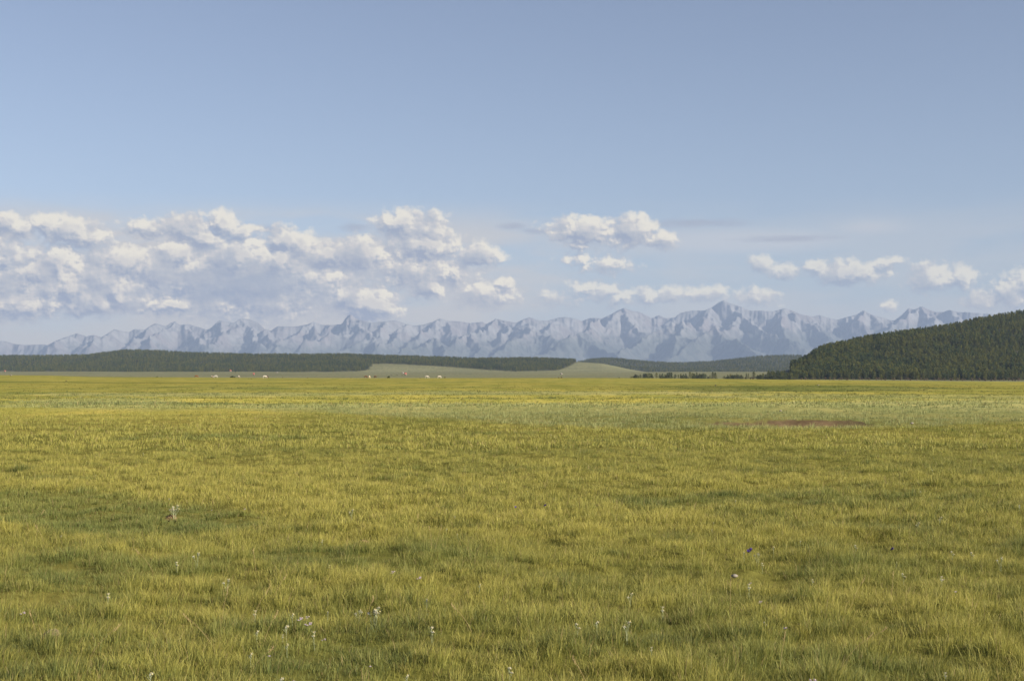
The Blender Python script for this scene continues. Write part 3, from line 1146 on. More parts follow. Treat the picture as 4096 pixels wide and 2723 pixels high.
far_tree(41, 0, 3600, 4.5, 4, 'small lone tree on the pale meadow below the far left wood')
far_tree(160, 0, 3750, 7, 4, 'lone round tree in front of the far left wood')
far_tree(288, 0, 3800, 7, 0, 'lone thin tree close to the edge of the far left wood')
far_tree(942, 0, 3300, 5.5, 0, 'small grey tree standing on the pale meadow above the dark bush')
far_tree(2476, 0, 1500, 5.2, 2, 'small leaning tree alone on the crest left of the row of trees')


# ------------------------------------------------------------------ shrubs
def shrub_proto(mat, seed):
    rr = np.random.RandomState(seed)
    e = empty('shrub', (0, 0, 0))
    A = Acc()
    pts = []
    for i in range(26):
        a, r = rr.rand() * 6.28, rr.uniform(.05, .5)
        top = np.array((r * math.cos(a), r * math.sin(a), .95 * math.sqrt(max(.05, 1 - (r / .58) ** 2)) * rr.uniform(.7, 1.05)))
        A.add(*tube([(top[0] * .15, top[1] * .15, -.03), top * np.array((.6, .6, .55)), top], [.02, .012, .004], 4))
        for q in (.45, .7, .9, 1):
            pts.append(top * q)
    A.build('stems', M_BARK, e)
    V, T = leaf_tris(rr, np.array(pts), .055, 9)
    V[:, 2] = np.maximum(V[:, 2], 0)
    mesh_from('foliage', V, tris=T, mat=mat, parent=e, smooth_=False)
    e['category'] = 'shrub'
    bpy.context.view_layer.update()
    remember(e)
    return [e, False]


SH = {'tan': shrub_proto(M_SHRUB, 3), 'green': shrub_proto(M_SHRUBG, 5)}


def put_shrub(kind, u, d, w, h, label, group=None, sink=0.0):
    pr = SH[kind]
    o = pr[0] if not pr[1] else copy_tree(pr[0])
    pr[1] = True
    x = (u - 2048) / F * d
    z = float(H(np.array([x]), np.array([d]))[0])
    o.location = (x, d, z - sink)
    o.rotation_euler = (0, 0, rt.uniform(0, 6.28))
    o.scale = (w, w, h)
    o['label'] = label
    if group:
        o['group'] = group
    elif 'group' in o:
        del o['group']
    return o


put_shrub('green', 930, 850, 3.2, 2.0, 'dark domed bush on the crest between the grazing horses')
put_shrub('green', 938, 852, 2.0, 1.5, 'smaller half of the dark bush, on its right side')
put_shrub('green', 1555, 860, 2.1, 2.1, 'dark dome shaped bush right of the three brown horses')
put_shrub('green', 628, 850, 2.0, 1.7, 'green bush on the left crest, left one of the pair')
put_shrub('green', 645, 855, 1.5, 1.5, 'green bush on the left crest, right one of the pair')
put_shrub('green', 352, 1000, 1.9, 3.4, 'small upright grey bush behind the left part of the crest')
put_shrub('green', 368, 1000, 1.4, 3.4, 'narrow upright bush next to the small grey bush behind the crest')
for u in (258, 272, 283, 300, 312, 390, 402, 420, 448, 462, 470, 483, 498, 560, 575, 600, 668, 680):
    put_shrub('tan', u, rt.uniform(860, 930), rt.uniform(1.2, 2.2), rt.uniform(1.3, 2.3),
              'low brownish bush along the left part of the crest', 'brownish bushes along the left crest')
for u in (1404, 1432, 1545, 1567, 1660, 1680, 1740, 1780, 2220, 2235, 2246, 1130, 1230, 1330):
    put_shrub('tan', u, rt.uniform(850, 900), rt.uniform(1.0, 1.8), rt.uniform(1.0, 1.7),
              'low brownish bush along the middle of the crest', 'brownish bushes along the middle crest')
for u, d, w, h in LOWS:
    put_shrub('green', u, d, w, h, 'dark low thicket bush between the stems of the row of trees', 'thicket between the row of trees')
for i in range(70):
    u = 2960 + (4120 - 2960) * (i + rt.rand()) / 70
    put_shrub('tan', u, rt.uniform(1780, 1850), rt.uniform(3.0, 5.5), rt.uniform(2.0, 4.0),
              'tan willow bush in the strip below the wooded hill, %s' % zone_of(u, (3160, 3500, 3800), WZ), 'tan willow bushes %s' % zone_of(u, (3160, 3500, 3800), WZ))


# ------------------------------------------------------------------ mountains
MU = [-900, -400, 0, 26, 52, 98, 174, 191, 220, 255, 290, 307, 347, 376, 405, 428, 457, 492, 515, 539, 579, 602, 620, 643, 666, 683, 701, 718, 753, 782, 828, 845,
      863, 880, 903, 938, 961, 996, 1031, 1060, 1083, 1112, 1152, 1193, 1233, 1254, 1285, 1332, 1366, 1389, 1404, 1424, 1444, 1482, 1522, 1563, 1580,
      1621, 1655, 1690, 1731, 1760, 1794, 1841, 1875, 1928, 1945, 1968, 1983, 2009, 2032, 2067, 2096, 2119, 2148, 2188, 2234, 2258, 2298, 2327, 2362,
      2408, 2437, 2472, 2498, 2530, 2559, 2605, 2634, 2663, 2698, 2721, 2732, 2767, 2819, 2848, 2871, 2894, 2917, 2963, 2998, 3044, 3090, 3137, 3171,
      3206, 3252, 3275, 3310, 3351, 3385, 3426, 3455, 3484, 3541, 3576, 3605, 3634, 3657, 3686, 3715, 3744, 3773, 3796, 3831, 3865, 3911, 3958, 4004, 4200, 4600, 5000]
MR = [1370, 1345, 1362, 1365, 1374, 1380, 1377, 1380, 1364, 1351, 1339, 1333, 1345, 1339, 1349, 1335, 1316, 1325, 1329, 1316, 1319, 1302, 1293, 1299, 1304, 1290, 1285,
      1299, 1296, 1304, 1318, 1310, 1293, 1280, 1287, 1290, 1274, 1277, 1290, 1316, 1322, 1304, 1306, 1304, 1296, 1286, 1299, 1299, 1296, 1264, 1257,
      1273, 1281, 1290, 1287, 1283, 1281, 1293, 1302, 1299, 1287, 1273, 1284, 1285, 1293, 1287, 1296, 1284, 1274, 1281, 1285, 1290, 1276, 1269, 1280,
      1283, 1270, 1267, 1274, 1284, 1271, 1273, 1261, 1241, 1231, 1244, 1248, 1273, 1261, 1273, 1270, 1252, 1249, 1242, 1241, 1229, 1212, 1201, 1212,
      1226, 1242, 1242, 1246, 1233, 1244, 1258, 1266, 1260, 1270, 1279, 1268, 1258, 1241, 1258, 1274, 1283, 1261, 1233, 1238, 1225, 1238, 1248, 1248,
      1239, 1248, 1248, 1252, 1255, 1261, 1265, 1250, 1290]


def mountain_material():
    m = bpy.data.materials.new('mountain_rock')
    m.use_nodes = True
    nt = m.node_tree
    nt.nodes.clear()
    out = N(nt, 'ShaderNodeOutputMaterial')
    df = N(nt, 'ShaderNodeBsdfDiffuse')
    geo = N(nt, 'ShaderNodeNewGeometry')
    sp = N(nt, 'ShaderNodeSeparateXYZ')
    nt.links.new(geo.outputs['Position'], sp.inputs[0])
    sn = N(nt, 'ShaderNodeSeparateXYZ')
    nt.links.new(geo.outputs['Normal'], sn.inputs[0])
    a = N(nt, 'ShaderNodeTexNoise')
    a.inputs['Scale'].default_value = 0.0011
    a.inputs['Detail'].default_value = 7
    nt.links.new(geo.outputs['Position'], a.inputs['Vector'])
    b = N(nt, 'ShaderNodeTexNoise')
    b.inputs['Scale'].default_value = 0.006
    b.inputs['Detail'].default_value = 6
    nt.links.new(vmath(nt, 'MULTIPLY', geo.outputs['Position'], (1, 1, .4)), b.inputs['Vector'])
    rock = mixcol(nt, smooth(nt, b.outputs['Fac'], .3, .7), (0.165, 0.165, 0.168), (0.235, 0.232, 0.235))
    rock = mixcol(nt, smooth(nt, a.outputs['Fac'], .45, .62), rock, mixcol(nt, 1.0, rock, (0.82, 0.76, 0.76), 'MULTIPLY'))
    veg = mixcol(nt, smooth(nt, b.outputs['Fac'], .35, .65), (0.055, 0.064, 0.060), (0.092, 0.098, 0.088))
    lim = math_node(nt, 'ADD', sp.outputs[2], math_node(nt, 'MULTIPLY_ADD', a.outputs['Fac'], 620, -310))
    lim = math_node(nt, 'ADD', lim, math_node(nt, 'MULTIPLY_ADD', sn.outputs[2], -260, 190))
    lim = math_node(nt, 'ADD', lim, math_node(nt, 'MULTIPLY', sp.outputs[0], -0.030))
    c = mixcol(nt, smooth(nt, lim, 460, 1020), veg, rock)
    nt.links.new(c, df.inputs[0])
    nt.links.new(df.outputs[0], out.inputs[0])
    return m


# spurs and lower ridges: (px, row, how far in front of the main ridge in km), from the crest downwards
SPURS = [
    [(2899, 1202, 0), (2860, 1228, .3), (2812, 1262, 1.0), (2800, 1310, 1.9)],
    [(2899, 1202, 0), (2977, 1271, 1.0), (3046, 1323, 2.0), (3120, 1352, 2.8), (3220, 1385, 3.8)],
    [(2930, 1240, .4), (2925, 1290, 1.6), (2890, 1325, 2.4)],
    [(2725, 1284, 2.4), (2660, 1310, 3.0), (2604, 1338, 3.6), (2500, 1396, 4.6), (2440, 1440, 5.4)],
    [(2725, 1284, 2.4), (2803, 1315, 2.6), (2850, 1318, 2.8)],
    [(2864, 1312, 3.2), (2786, 1362, 4.2), (2673, 1430, 5.6)],
    [(2864, 1312, 3.2), (2916, 1345, 3.9), (3000, 1392, 5.0), (3080, 1430, 6.0)],
    [(2725, 1284, 2.4), (2740, 1340, 3.8), (2700, 1400, 5.0)],
    [(3137, 1235, 0), (3142, 1290, 1.2), (3160, 1340, 2.3), (3220, 1368, 3.0), (3300, 1420, 4.2)],
    [(3137, 1235, 0), (3230, 1275, .8), (3290, 1318, 1.6), (3318, 1345, 2.2)],
    [(2499, 1233, 0), (2520, 1280, .9), (2560, 1310, 1.6), (2600, 1332, 2.2)],
    [(2499, 1233, 0), (2420, 1290, 1.2), (2330, 1325, 2.4)],
    [(2308, 1332, 3.4), (2204, 1384, 4.4), (2100, 1430, 5.4)],
    [(2308, 1332, 3.4), (2421, 1384, 4.4), (2520, 1440, 5.6)],
    [(2308, 1332, 3.4), (2360, 1310, 2.4), (2400, 1290, 1.4)],
    [(2135, 1308, 2.2), (2048, 1360, 3.2), (1960, 1420, 4.6)],
    [(2135, 1308, 2.2), (2230, 1345, 3.0), (2300, 1400, 4.4)],
    [(2096, 1276, 0), (2120, 1300, 1.2), (2135, 1308, 2.2)],
    [(2234, 1270, 0), (2200, 1300, .8), (2160, 1325, 1.6)],
    [(3688, 1226, 0), (3620, 1272, 1.0), (3558, 1306, 2.0), (3471, 1350, 3.2), (3400, 1400, 4.4)],
    [(3688, 1226, 0), (3740, 1290, 1.6), (3780, 1350, 3.0)],
    [(3454, 1243, 0), (3440, 1290, .8), (3470, 1330, 1.5)],
    [(3454, 1243, 0), (3520, 1300, 1.0), (3560, 1330, 1.6)],
    [(3796, 1239, 0), (3830, 1300, 1.4), (3850, 1360, 3)],
    [(694, 1287, 0), (660, 1325, .9), (625, 1358, 1.8), (556, 1405, 3.2)],
    [(694, 1287, 0), (770, 1330, 1.0), (833, 1393, 2.8)],
    [(881, 1280, 0), (900, 1330, 1.1), (880, 1370, 2.0)],
    [(963, 1274, 0), (920, 1325, 1.2), (885, 1352, 1.9), (781, 1405, 3.4)],
    [(963, 1274, 0), (1010, 1330, 1.2), (1033, 1378, 2.4)],
    [(1241, 1287, 0), (1190, 1320, .9), (1128, 1352, 1.8), (1007, 1415, 3.6)],
    [(1241, 1287, 0), (1270, 1340, 1.3), (1260, 1390, 2.6)],
    [(1397, 1259, 0), (1354, 1323, 1.4), (1250, 1360, 2.6), (1146, 1412, 4.0)],
    [(1397, 1259, 0), (1430, 1310, 1.0), (1476, 1345, 1.8), (1500, 1400, 3.2)],
    [(1571, 1281, 0), (1493, 1341, 1.6), (1400, 1372, 2.6), (1330, 1415, 3.8)],
    [(1649, 1304, .5), (1590, 1335, 1.3), (1528, 1362, 2.2), (1432, 1420, 3.8)],
    [(1760, 1271, 0), (1700, 1320, 1.2), (1660, 1350, 2.0)],
    [(1760, 1271, 0), (1810, 1325, 1.4), (1850, 1350, 2.1)],
    [(1740, 1337, 2.8), (1649, 1386, 4.0), (1560, 1425, 5.0)],
    [(1740, 1337, 2.8), (1805, 1422, 4.8)],
    [(1875, 1332, 2.2), (1918, 1378, 3.3), (1900, 1420, 4.3)],
    [(1875, 1332, 2.2), (1820, 1370, 3.2)],
    [(1988, 1274, 0), (1940, 1325, 1.2), (1875, 1332, 2.2)],
    [(1988, 1274, 0), (2030, 1320, 1.1), (2010, 1360, 2.2)],
    [(443, 1319, 0), (400, 1350, .8), (373, 1380, 1.6)],
    [(295, 1335, 0), (260, 1358, .7), (217, 1380, 1.4)],
    [(382, 1341, .4), (350, 1380, 1.4)],
    [(539, 1316, 0), (560, 1350, .9), (600, 1385, 2.0)],
    [(620, 1293, 0), (590, 1335, 1.0), (520, 1375, 2.0)],
    [(1060, 1318, 1.0), (1090, 1365, 2.2), (1110, 1410, 3.4)],
]


def build_mountains():
    U = np.linspace(-850, 4950, 1900)
    T = np.linspace(0, 1, 330)
    D1, D2 = 18500., 31000.
    UU, TT = np.meshgrid(U, T)
    Dd = D1 + TT * (D2 - D1)
    X, Y = (UU - 2048) / F * Dd, Dd
    tanE = (HY - np.interp(U, MU, MR)) / F
    D0f = lambda u: 26500 + 1500 * fbm(np.asarray(u) / 800., np.asarray(u) * 0 + .3, 3, 101)
    segs = []
    mu = np.array(MU, float)
    md = D0f(mu) + np.random.RandomState(5).uniform(-70, 70, len(mu))
    mz = (HY - np.array(MR)) / F * md
    mxs = (mu - 2048) / F * md
    for i in range(len(mu) - 1):
        segs.append((mxs[i], md[i], mz[i], mxs[i + 1], md[i + 1], mz[i + 1], 1.0))
    for sp in SPURS:
        q = []
        for k, (u, row, km) in enumerate(sp):
            if km == 0:
                j = int(np.argmin(np.abs(mu - u)))
                q.append((mxs[j], md[j], mz[j]))
            else:
                d = float(D0f(float(u))) - km * 1000
                q.append(((u - 2048) / F * d, d, (HY - row) / F * d))
        for a, b in zip(q, q[1:]):
            segs.append((*a, *b, .92))
    # domain warp and gullies that run down the slopes
    w1, w2 = fbm(X / 1500, Y / 1500, 3, 111), fbm(X / 1500, Y / 1500, 3, 121)
    wx, wy = X + 190 * w1 + 55 * fbm(X / 330, Y / 330, 3, 151), Y + 260 * w2 + 70 * fbm(X / 330, Y / 330, 3, 161)
    h = np.full(X.shape, -1e4)
    for ax, ay, az_, bx, by, bz, g in segs:
        lo = np.searchsorted(U, 2048 + F * (min(ax, bx) - 2600) / 22000) if min(ax, bx) > 2600 else 0
        cmin = 2048 + F * min((min(ax, bx) - 2500) / D1, (min(ax, bx) - 2500) / D2)
        cmax = 2048 + F * max((max(ax, bx) + 2500) / D1, (max(ax, bx) + 2500) / D2)
        i0, i1 = np.searchsorted(U, cmin), np.searchsorted(U, cmax)
        if i1 <= i0:
            continue
        sl = (slice(None), slice(i0, i1))
        px, py = wx[sl] - ax, wy[sl] - ay
        vx, vy = bx - ax, by - ay
        t = np.clip((px * vx + py * vy) / (vx * vx + vy * vy + 1e-6), 0, 1)
        dist = np.hypot(px - t * vx, py - t * vy)
        z = az_ + (bz - az_) * t
        drop = .78 * dist / (1 + dist / 2600.)
        h[sl] = np.maximum(h[sl], z - drop)
    r1 = ridged(X / 900 + .3 * w1, Y / 1500 + .3 * w2, 5, 131, .55)
    r2 = ridged(X / 230 + .5 * w1, Y / 420, 4, 141, .6)
    k = np.clip(h / 500, .15, 1)
    h = h + k * (130 * (r1 - .42) + 48 * (r2 - .42))
    h = np.maximum(h, 60 + 160 * ridged(X / 2500, Y / 2500, 4, 171))
    h = h * np.clip(TT / .10, 0, 1) ** .8 * np.clip((1 - TT) / .08, 0, 1) - 25
    k2 = np.hanning(7)
    k2 /= k2.sum()
    el = (h - CAM) / Dd
    for it in range(4):
        mx = el.max(0)
        f2 = np.convolve(np.pad(tanE / mx, 3, 'edge'), k2, 'valid')
        w = sstep(.45, .97, el / mx[None])
        h = h * (1 + (f2[None] - 1) * w)
        el = (h - CAM) / Dd
    o = mesh_from('mountains', np.stack([X.ravel(), Y.ravel(), h.ravel()], 1) * 1.19, quads=grid_quads(len(T), len(U)), mat=mountain_material())
    tag(o, kind='structure')


build_mountains()


# ------------------------------------------------------------------ horses
def hair_mat(name, a, b=None, scale=1.5):
    if b is None:
        return simple_mat(name, a, rough=.6, var=.15, scale=3)
    m = simple_mat(name, a, rough=.6)
    nt = m.node_tree
    nz = [n for n in nt.nodes if n.type == 'TEX_NOISE'][0]
    nz.inputs['Scale'].default_value = scale
    nz.inputs['Detail'].default_value = 1
    mix = [n for n in nt.nodes if n.type == 'MIX'][0]
    mix.inputs[6].default_value = (*a, 1)
    mix.inputs[7].default_value = (*b, 1)
    mr = [n for n in nt.nodes if n.type == 'MAP_RANGE'][0]
    mr.inputs[1].default_value = .48
    mr.inputs[2].default_value = .52
    return m


HM = {
    'brown': hair_mat('brown_coat', (0.20, 0.085, 0.03)),
    'dark': hair_mat('dark_brown_coat', (0.06, 0.028, 0.014)),
    'bay': hair_mat('bay_coat', (0.13, 0.045, 0.02)),
    'white': hair_mat('white_coat', (0.50, 0.45, 0.38)),
    'grey': hair_mat('grey_coat', (0.42, 0.40, 0.35)),
    'pinto': hair_mat('brown_and_white_coat', (0.09, 0.045, 0.03), (0.50, 0.45, 0.38), 1.3),
    'tan': hair_mat('tan_and_white_coat', (0.48, 0.30, 0.15), (0.70, 0.60, 0.45), 1.6),
    'black': hair_mat('black_hair', (0.02, 0.016, 0.014)),
}


def horse_mesh(pose):
    """a grazing horse facing +X, 1.35 m at the withers, one continuous skinned body"""
    pts, rad, ed = [], [], []

    def P(x, y, z, r, r2=None, to=None):
        pts.append((x, y, z))
        rad.append((r, r2 or r))
        if to is not None:
            ed.append((to, len(pts) - 1))
        return len(pts) - 1
    s = pose
    pel = P(-.52, 0, 1.08, .25, .27)
    loin = P(-.22, 0, 1.05, .25, .30, pel)
    bar = P(.12, 0, 1.00, .26, .33, loin)
    ch = P(.46, 0, 1.03, .22, .31, bar)
    rump = P(-.76, 0, 1.02, .17, .20, pel)
    n1 = P(.72, 0, .98, .12, .20, ch)
    n2 = P(.98, 0.05 * s, .72, .085, .14, n1)
    hd = P(1.14, .08 * s, .46, .08, .11, n2)
    h2 = P(1.19, .09 * s, .27, .06, .075, hd)
    P(1.20, .09 * s, .10, .048, .055, h2)
    for sy in (-1, 1):
        f = .10 * s * sy
        a = P(.50, .15 * sy, .78, .085, .12, ch)
        b = P(.50 + f * .6, .16 * sy, .44, .052, .06, a)
        c = P(.50 + f, .16 * sy, .12, .036, .038, b)
        P(.54 + f, .16 * sy, .02, .05, .05, c)
        g = -.12 * s * sy
        a = P(-.56, .16 * sy, .80, .11, .17, pel)
        b = P(-.50 + g * .4, .17 * sy, .60, .075, .10, a)
        c = P(-.70 + g, .17 * sy, .42, .048, .055, b)
        d = P(-.64 + g, .17 * sy, .12, .037, .04, c)
        P(-.60 + g, .17 * sy, .02, .052, .052, d)
    for sy in (-1, 1):
        P(1.02, .05 * s + .07 * sy, .62, .025, .02, hd)
    me = bpy.data.meshes.new('body')
    me.from_pydata(pts, ed, [])
    ob = bpy.data.objects.new('body', me)
    COL.objects.link(ob)
    sk = ob.modifiers.new('skin', 'SKIN')
    sk.use_smooth_shade = True
    for i, (a, b) in enumerate(rad):
        me.skin_vertices[0].data[i].radius = (a, b)
    me.skin_vertices[0].data[0].use_root = True
    sb = ob.modifiers.new('sub', 'SUBSURF')
    sb.levels = sb.render_levels = 1
    dg = bpy.context.evaluated_depsgraph_get()
    m2 = bpy.data.meshes.new_from_object(ob.evaluated_get(dg))
    bpy.data.objects.remove(ob)
    m2.name = 'body'
    return m2


def strip_mesh(name, pts, drop, th):
    """a curtain of hair along pts, th thick"""
    A = Acc()
    rr = np.random.RandomState(len(pts))
    for i in range(len(pts) - 1):
        for k in range(5):
            p = np.array(pts[i]) + (np.array(pts[i + 1]) - np.array(pts[i])) * k / 5
            q = p + np.array(drop) * rr.uniform(.7, 1.1) + rr.normal(0, .02, 3)
            A.add(*tube([p, (p + q) / 2 + rr.normal(0, .012, 3), q], [th, th * .9, th * .2], 4))
    o = A.build(name, HM['black'], None, False, True)
    return o.data


HB = [horse_mesh(1), horse_mesh(-.7)]
for m in HB:
    m.materials.clear()
    m.materials.append(HM['brown'])
MANE = strip_mesh('mane', [(.52, 0, 1.27), (.74, 0, 1.14), (.98, 0.02, .88), (1.12, .03, .60)], (0.02, .09, -.17), .03)
TAIL = strip_mesh('tail', [(-.86, -.04, 1.12), (-.88, .0, 1.13), (-.86, .04, 1.12)], (-.10, 0, -.75), .028)


def horse(u, d, coat, hair, yaw, pose, sc, label):
    x = (u - 2048) / F * d
    z = float(H(np.array([x]), np.array([d]))[0])
    e = empty('horse', (x, d, z + .02), yaw, sc)
    tag(e, label, 'horse', 'horses grazing on the plain')
    for nm, me, m in (('body', HB[pose], coat), ('mane', MANE, hair), ('tail', TAIL, hair)):
        o = bpy.data.objects.new(nm, me)
        COL.objects.link(o)
        o.parent = e
        o.material_slots[0].link = 'OBJECT'
        o.material_slots[0].material = HM[m]
    return e


horse(785, 700, 'brown', 'dark', R(-8), 0, 1.0, 'reddish brown horse grazing at the left end of the herd')
horse(849, 712, 'pinto', 'dark', R(60), 1, .85, 'dark and white spotted horse half hidden beside the grey one')
horse(855, 706, 'dark', 'black', R(110), 0, .92, 'dark brown horse pressed against the head of the grey horse')
horse(863, 700, 'grey', 'white', R(185), 0, 1.02, 'grey horse grazing towards the dark brown one')
horse(956, 700, 'pinto', 'white', R(82), 1, 1.0, 'half brown half white horse standing alone, seen from behind')
horse(1059, 700, 'white', 'white', R(5), 1, 1.08, 'big white horse in front of a dark brown one')
horse(1069, 704, 'dark', 'black', R(68), 0, 1.0, 'dark brown horse just behind the head of the big white horse')
horse(1463, 745, 'bay', 'black', R(-10), 0, 1.0, 'reddish dark horse facing right beside the tan horse')
horse(1478, 748, 'tan', 'white', R(80), 1, 1.05, 'tan and white horse between two dark brown horses')
horse(1501, 745, 'dark', 'black', R(235), 0, 1.05, 'very dark horse standing right of the tan horse')
horse(1707, 740, 'white', 'grey', R(-6), 0, 1.08, 'white horse with lowered head, left one of the white pair')
horse(1757, 745, 'white', 'tan', R(3), 1, 1.04, 'white horse with tan face, right one of the white pair')


# ------------------------------------------------------------------ birds
M_BIRD = simple_mat('black_feathers', (0.02, 0.02, 0.022), rough=.5)


def ellipsoid(c, r, ns=8, nr=6):
    V, Q = [], []
    for i in range(nr + 1):
        th = math.pi * i / nr
        for j in range(ns):
            ph = 2 * math.pi * j / ns
            V.append((c[0] + r[0] * math.cos(th), c[1] + r[1] * math.sin(th) * math.cos(ph), c[2] + r[2] * math.sin(th) * math.sin(ph)))
    for i in range(nr):
        for j in range(ns):
            Q.append((i * ns + j, i * ns + (j + 1) % ns, (i + 1) * ns + (j + 1) % ns, (i + 1) * ns + j))
    return np.array(V), np.array(Q)


def bird(x, y, z, flying, yaw, label):
    e = empty('bird', (x, y, z), yaw)
    tag(e, label, 'bird')
    A = Acc()
    A.add(*tube([(-.20, 0, .12), (-.13, 0, .14), (0, 0, .16), (.10, 0, .20), (.15, 0, .245), (.19, 0, .25), (.25, 0, .235)],
                [.035, .045, .07, .06, .04, .035, .006], 8))
    A.build('body', M_BIRD, e, True, True)
    for sy in (-1, 1):
        W = Acc()
        if flying:
            v = [(.08, .05 * sy, .19), (-.08, .05 * sy, .18), (-.10, .28 * sy, .29), (.06, .26 * sy, .30), (-.10, .46 * sy, .26), (-.02, .44 * sy, .27)]
        else:
            v = [(.10, .065 * sy, .19), (-.02, .075 * sy, .11), (-.16, .05 * sy, .12), (-.02, .07 * sy, .20), (-.26, .03 * sy, .11), (-.14, .045 * sy, .16)]
        v = np.array(v)
        v2 = v + np.array((0, .004 * sy, .012))
        W.add(np.concatenate([v, v2]), [(0, 1, 2, 3), (3, 2, 4, 5), (6, 9, 8, 7), (9, 11, 10, 8), (0, 3, 9, 6), (1, 7, 8, 2), (3, 5, 11, 9), (2, 8, 10, 4), (4, 10, 11, 5), (0, 6, 7, 1)])
        W.build('wing', M_BIRD, e)
        if not flying:
            Lg = Acc()
            Lg.add(*tube([(0, .03 * sy, .11), (.01, .03 * sy, .05), (0, .03 * sy, -.03)], [.01, .006, .006], 5))
            Lg.build('leg', M_BIRD, e)


def on_plain(u, d):
    x = (u - 2048) / F * d
    return x, d, float(H(np.array([x]), np.array([d]))[0])


bird(*on_plain(265, 330), False, R(20), 'black bird standing in the grass at the far left')
bird(*on_plain(994, 560), False, R(150), 'small dark bird sitting between two horses, upper one of a pair')
bird(*on_plain(1005, 500), False, R(10), 'small dark bird sitting between two horses, lower one of a pair')
bird(*on_plain(2862, 190), False, R(60), 'small dark bird on the plain below the row of trees')
for u, v, lb in ((1565, 1502, 'dark bird in flight just above the domed bush'), (1589, 1502, 'dark bird in flight, middle one of three'),
                 (1608, 1503, 'dark bird in flight, right one of three')):
    d = 420.
    bird((u - 2048) / F * d, d, CAM + (HY - v) / F * d, True, R(70), lb)

# ------------------------------------------------------------------ far huts and cars
M_RED = simple_mat('red_paint', (0.34, 0.09, 0.07), var=.1)
M_LOG = simple_mat('weathered_logs', (0.32, 0.24, 0.16), var=.2, scale=1)
M_BLUE = simple_mat('blue_paint', (0.10, 0.20, 0.50), var=.1, rough=.4, spec=.5)
M_FELT = simple_mat('white_felt', (0.27, 0.26, 0.24), var=.08)
M_DARKG = simple_mat('dark_glass', (0.03, 0.035, 0.04), rough=.1, spec=.6)
M_TYRE = simple_mat('tyre_rubber', (0.02, 0.02, 0.02))


def boxm(A, c, s):
    x, y, z = s[0] / 2, s[1] / 2, s[2] / 2
    V = np.array([(a, b, d) for a in (-x, x) for b in (-y, y) for d in (-z, z)]) + np.array(c)
    A.add(V, [(0, 1, 3, 2), (4, 6, 7, 5), (0, 4, 5, 1), (2, 3, 7, 6), (0, 2, 6, 4), (1, 5, 7, 3)])


def cabin(u, d, w, label, roofm=None, lift=0.0):
    x, y, z = on_plain(u, d)
    e = empty('cabin', (x, y, z + lift), R(12))
    tag(e, label, 'cabin')
    A = Acc()
    boxm(A, (0, 0, 1.2), (w, w * .7, 2.5))
    A.build('wall', M_LOG, e)
    A = Acc()
    o, hw = w / 2 + .3, w * .35 + .35
    A.add([(-o, -hw, 2.4), (o, -hw, 2.4), (o, 0, 4.2), (-o, 0, 4.2), (o, hw, 2.4), (-o, hw, 2.4),
           (-o, -hw, 2.25), (o, -hw, 2.25), (o, hw, 2.25), (-o, hw, 2.25)],
          [(0, 1, 2, 3), (3, 2, 4, 5), (6, 7, 1, 0), (5, 4, 8, 9), (9, 8, 7, 6)], [(0, 3, 5), (1, 4, 2)])
    A.build('roof', roofm or M_RED, e)
    A = Acc()
    boxm(A, (w * .2, -w * .35 - .04, 1.0), (.95, .1, 1.95))
    A.build('door', M_BARK, e)
    for s_ in (-.25,):
        A = Acc()
        boxm(A, (w * s_, -w * .35 - .03, 1.4), (1.0, .09, .9))
        A.build('window', M_DARKG, e)


cabin(922, 3780, 5.0, 'red roofed cabin at the edge of the far wood above the dark bush')
cabin(1015, 2600, 2.9, 'small red hut behind the crest left of the big white horse')
cabin(1622, 2500, 3.6, 'red hut behind the crest right of the flying birds')
cabin(20, 3600, 3.5, 'small red roofed hut at the far left edge of the pale meadow')


def yurt(u, d, label):
    x, y, z = on_plain(u, d)
    e = empty('yurt', (x, y, z))
    tag(e, label, 'yurt')
    n = 20
    a = np.arange(n) * 2 * math.pi / n
    A = Acc()
    A.add(*tube([(0, 0, 0), (0, 0, 1.5)], [2.6, 2.6], n))
    A.build('wall', M_FELT, e)
    A = Acc()
    A.add(*tube([(0, 0, 1.45), (0, 0, 1.55), (0, 0, 2.4), (0, 0, 2.5)], [2.72, 2.68, .6, .05], n))
    A.build('roof', M_FELT, e)
    A = Acc()
    boxm(A, (0, -2.6, .75), (.9, .12, 1.4))
    A.build('door', M_RED, e)


yurt(1611, 3300, 'white felt yurt beside the red hut behind the crest')
yurt(2245, 3000, 'white felt yurt at the foot of the bare green hill')
yurt(1108, 3300, 'white felt yurt on the pale meadow right of the big white horse')


def car(u, d, label):
    x, y, z = on_plain(u, d)
    e = empty('parked_car', (x, y, z), R(5))
    tag(e, label, 'car')
    A = Acc()
    prof = [(-2.1, .35), (-2.15, .85), (-1.9, 1.05), (-1.6, 1.65), (.4, 1.7), (1.0, 1.1), (2.0, .98), (2.15, .6), (2.1, .35)]
    n = len(prof)
    V = [(p[0], s_ * (.85 if p[1] < 1.2 else .72), p[1]) for s_ in (-1, 1) for p in prof]
    Q = [(i, (i + 1) % n, n + (i + 1) % n, n + i) for i in range(n)]
    A.add(V, Q, [(0, i, i + 1) for i in range(1, n - 1)] + [(n, n + i + 1, n + i) for i in range(1, n - 1)])
    A.build('body', M_BLUE, e)
    A = Acc()
    for s_ in (-1, 1):
        boxm(A, (-.6, s_ * .79, 1.35), (1.8, .06, .42))
    A.build('window', M_DARKG, e)
    for wx in (-1.35, 1.35):
        for s_ in (-1, 1):
            A = Acc()
            A.add(*tube([(wx, s_ * .72, .33), (wx, s_ * .9, .33)], [.34, .34], 12))
            A.build('wheel', M_TYRE, e)


car(2419, 1430, 'blue car parked behind the crest near the small leaning tree')


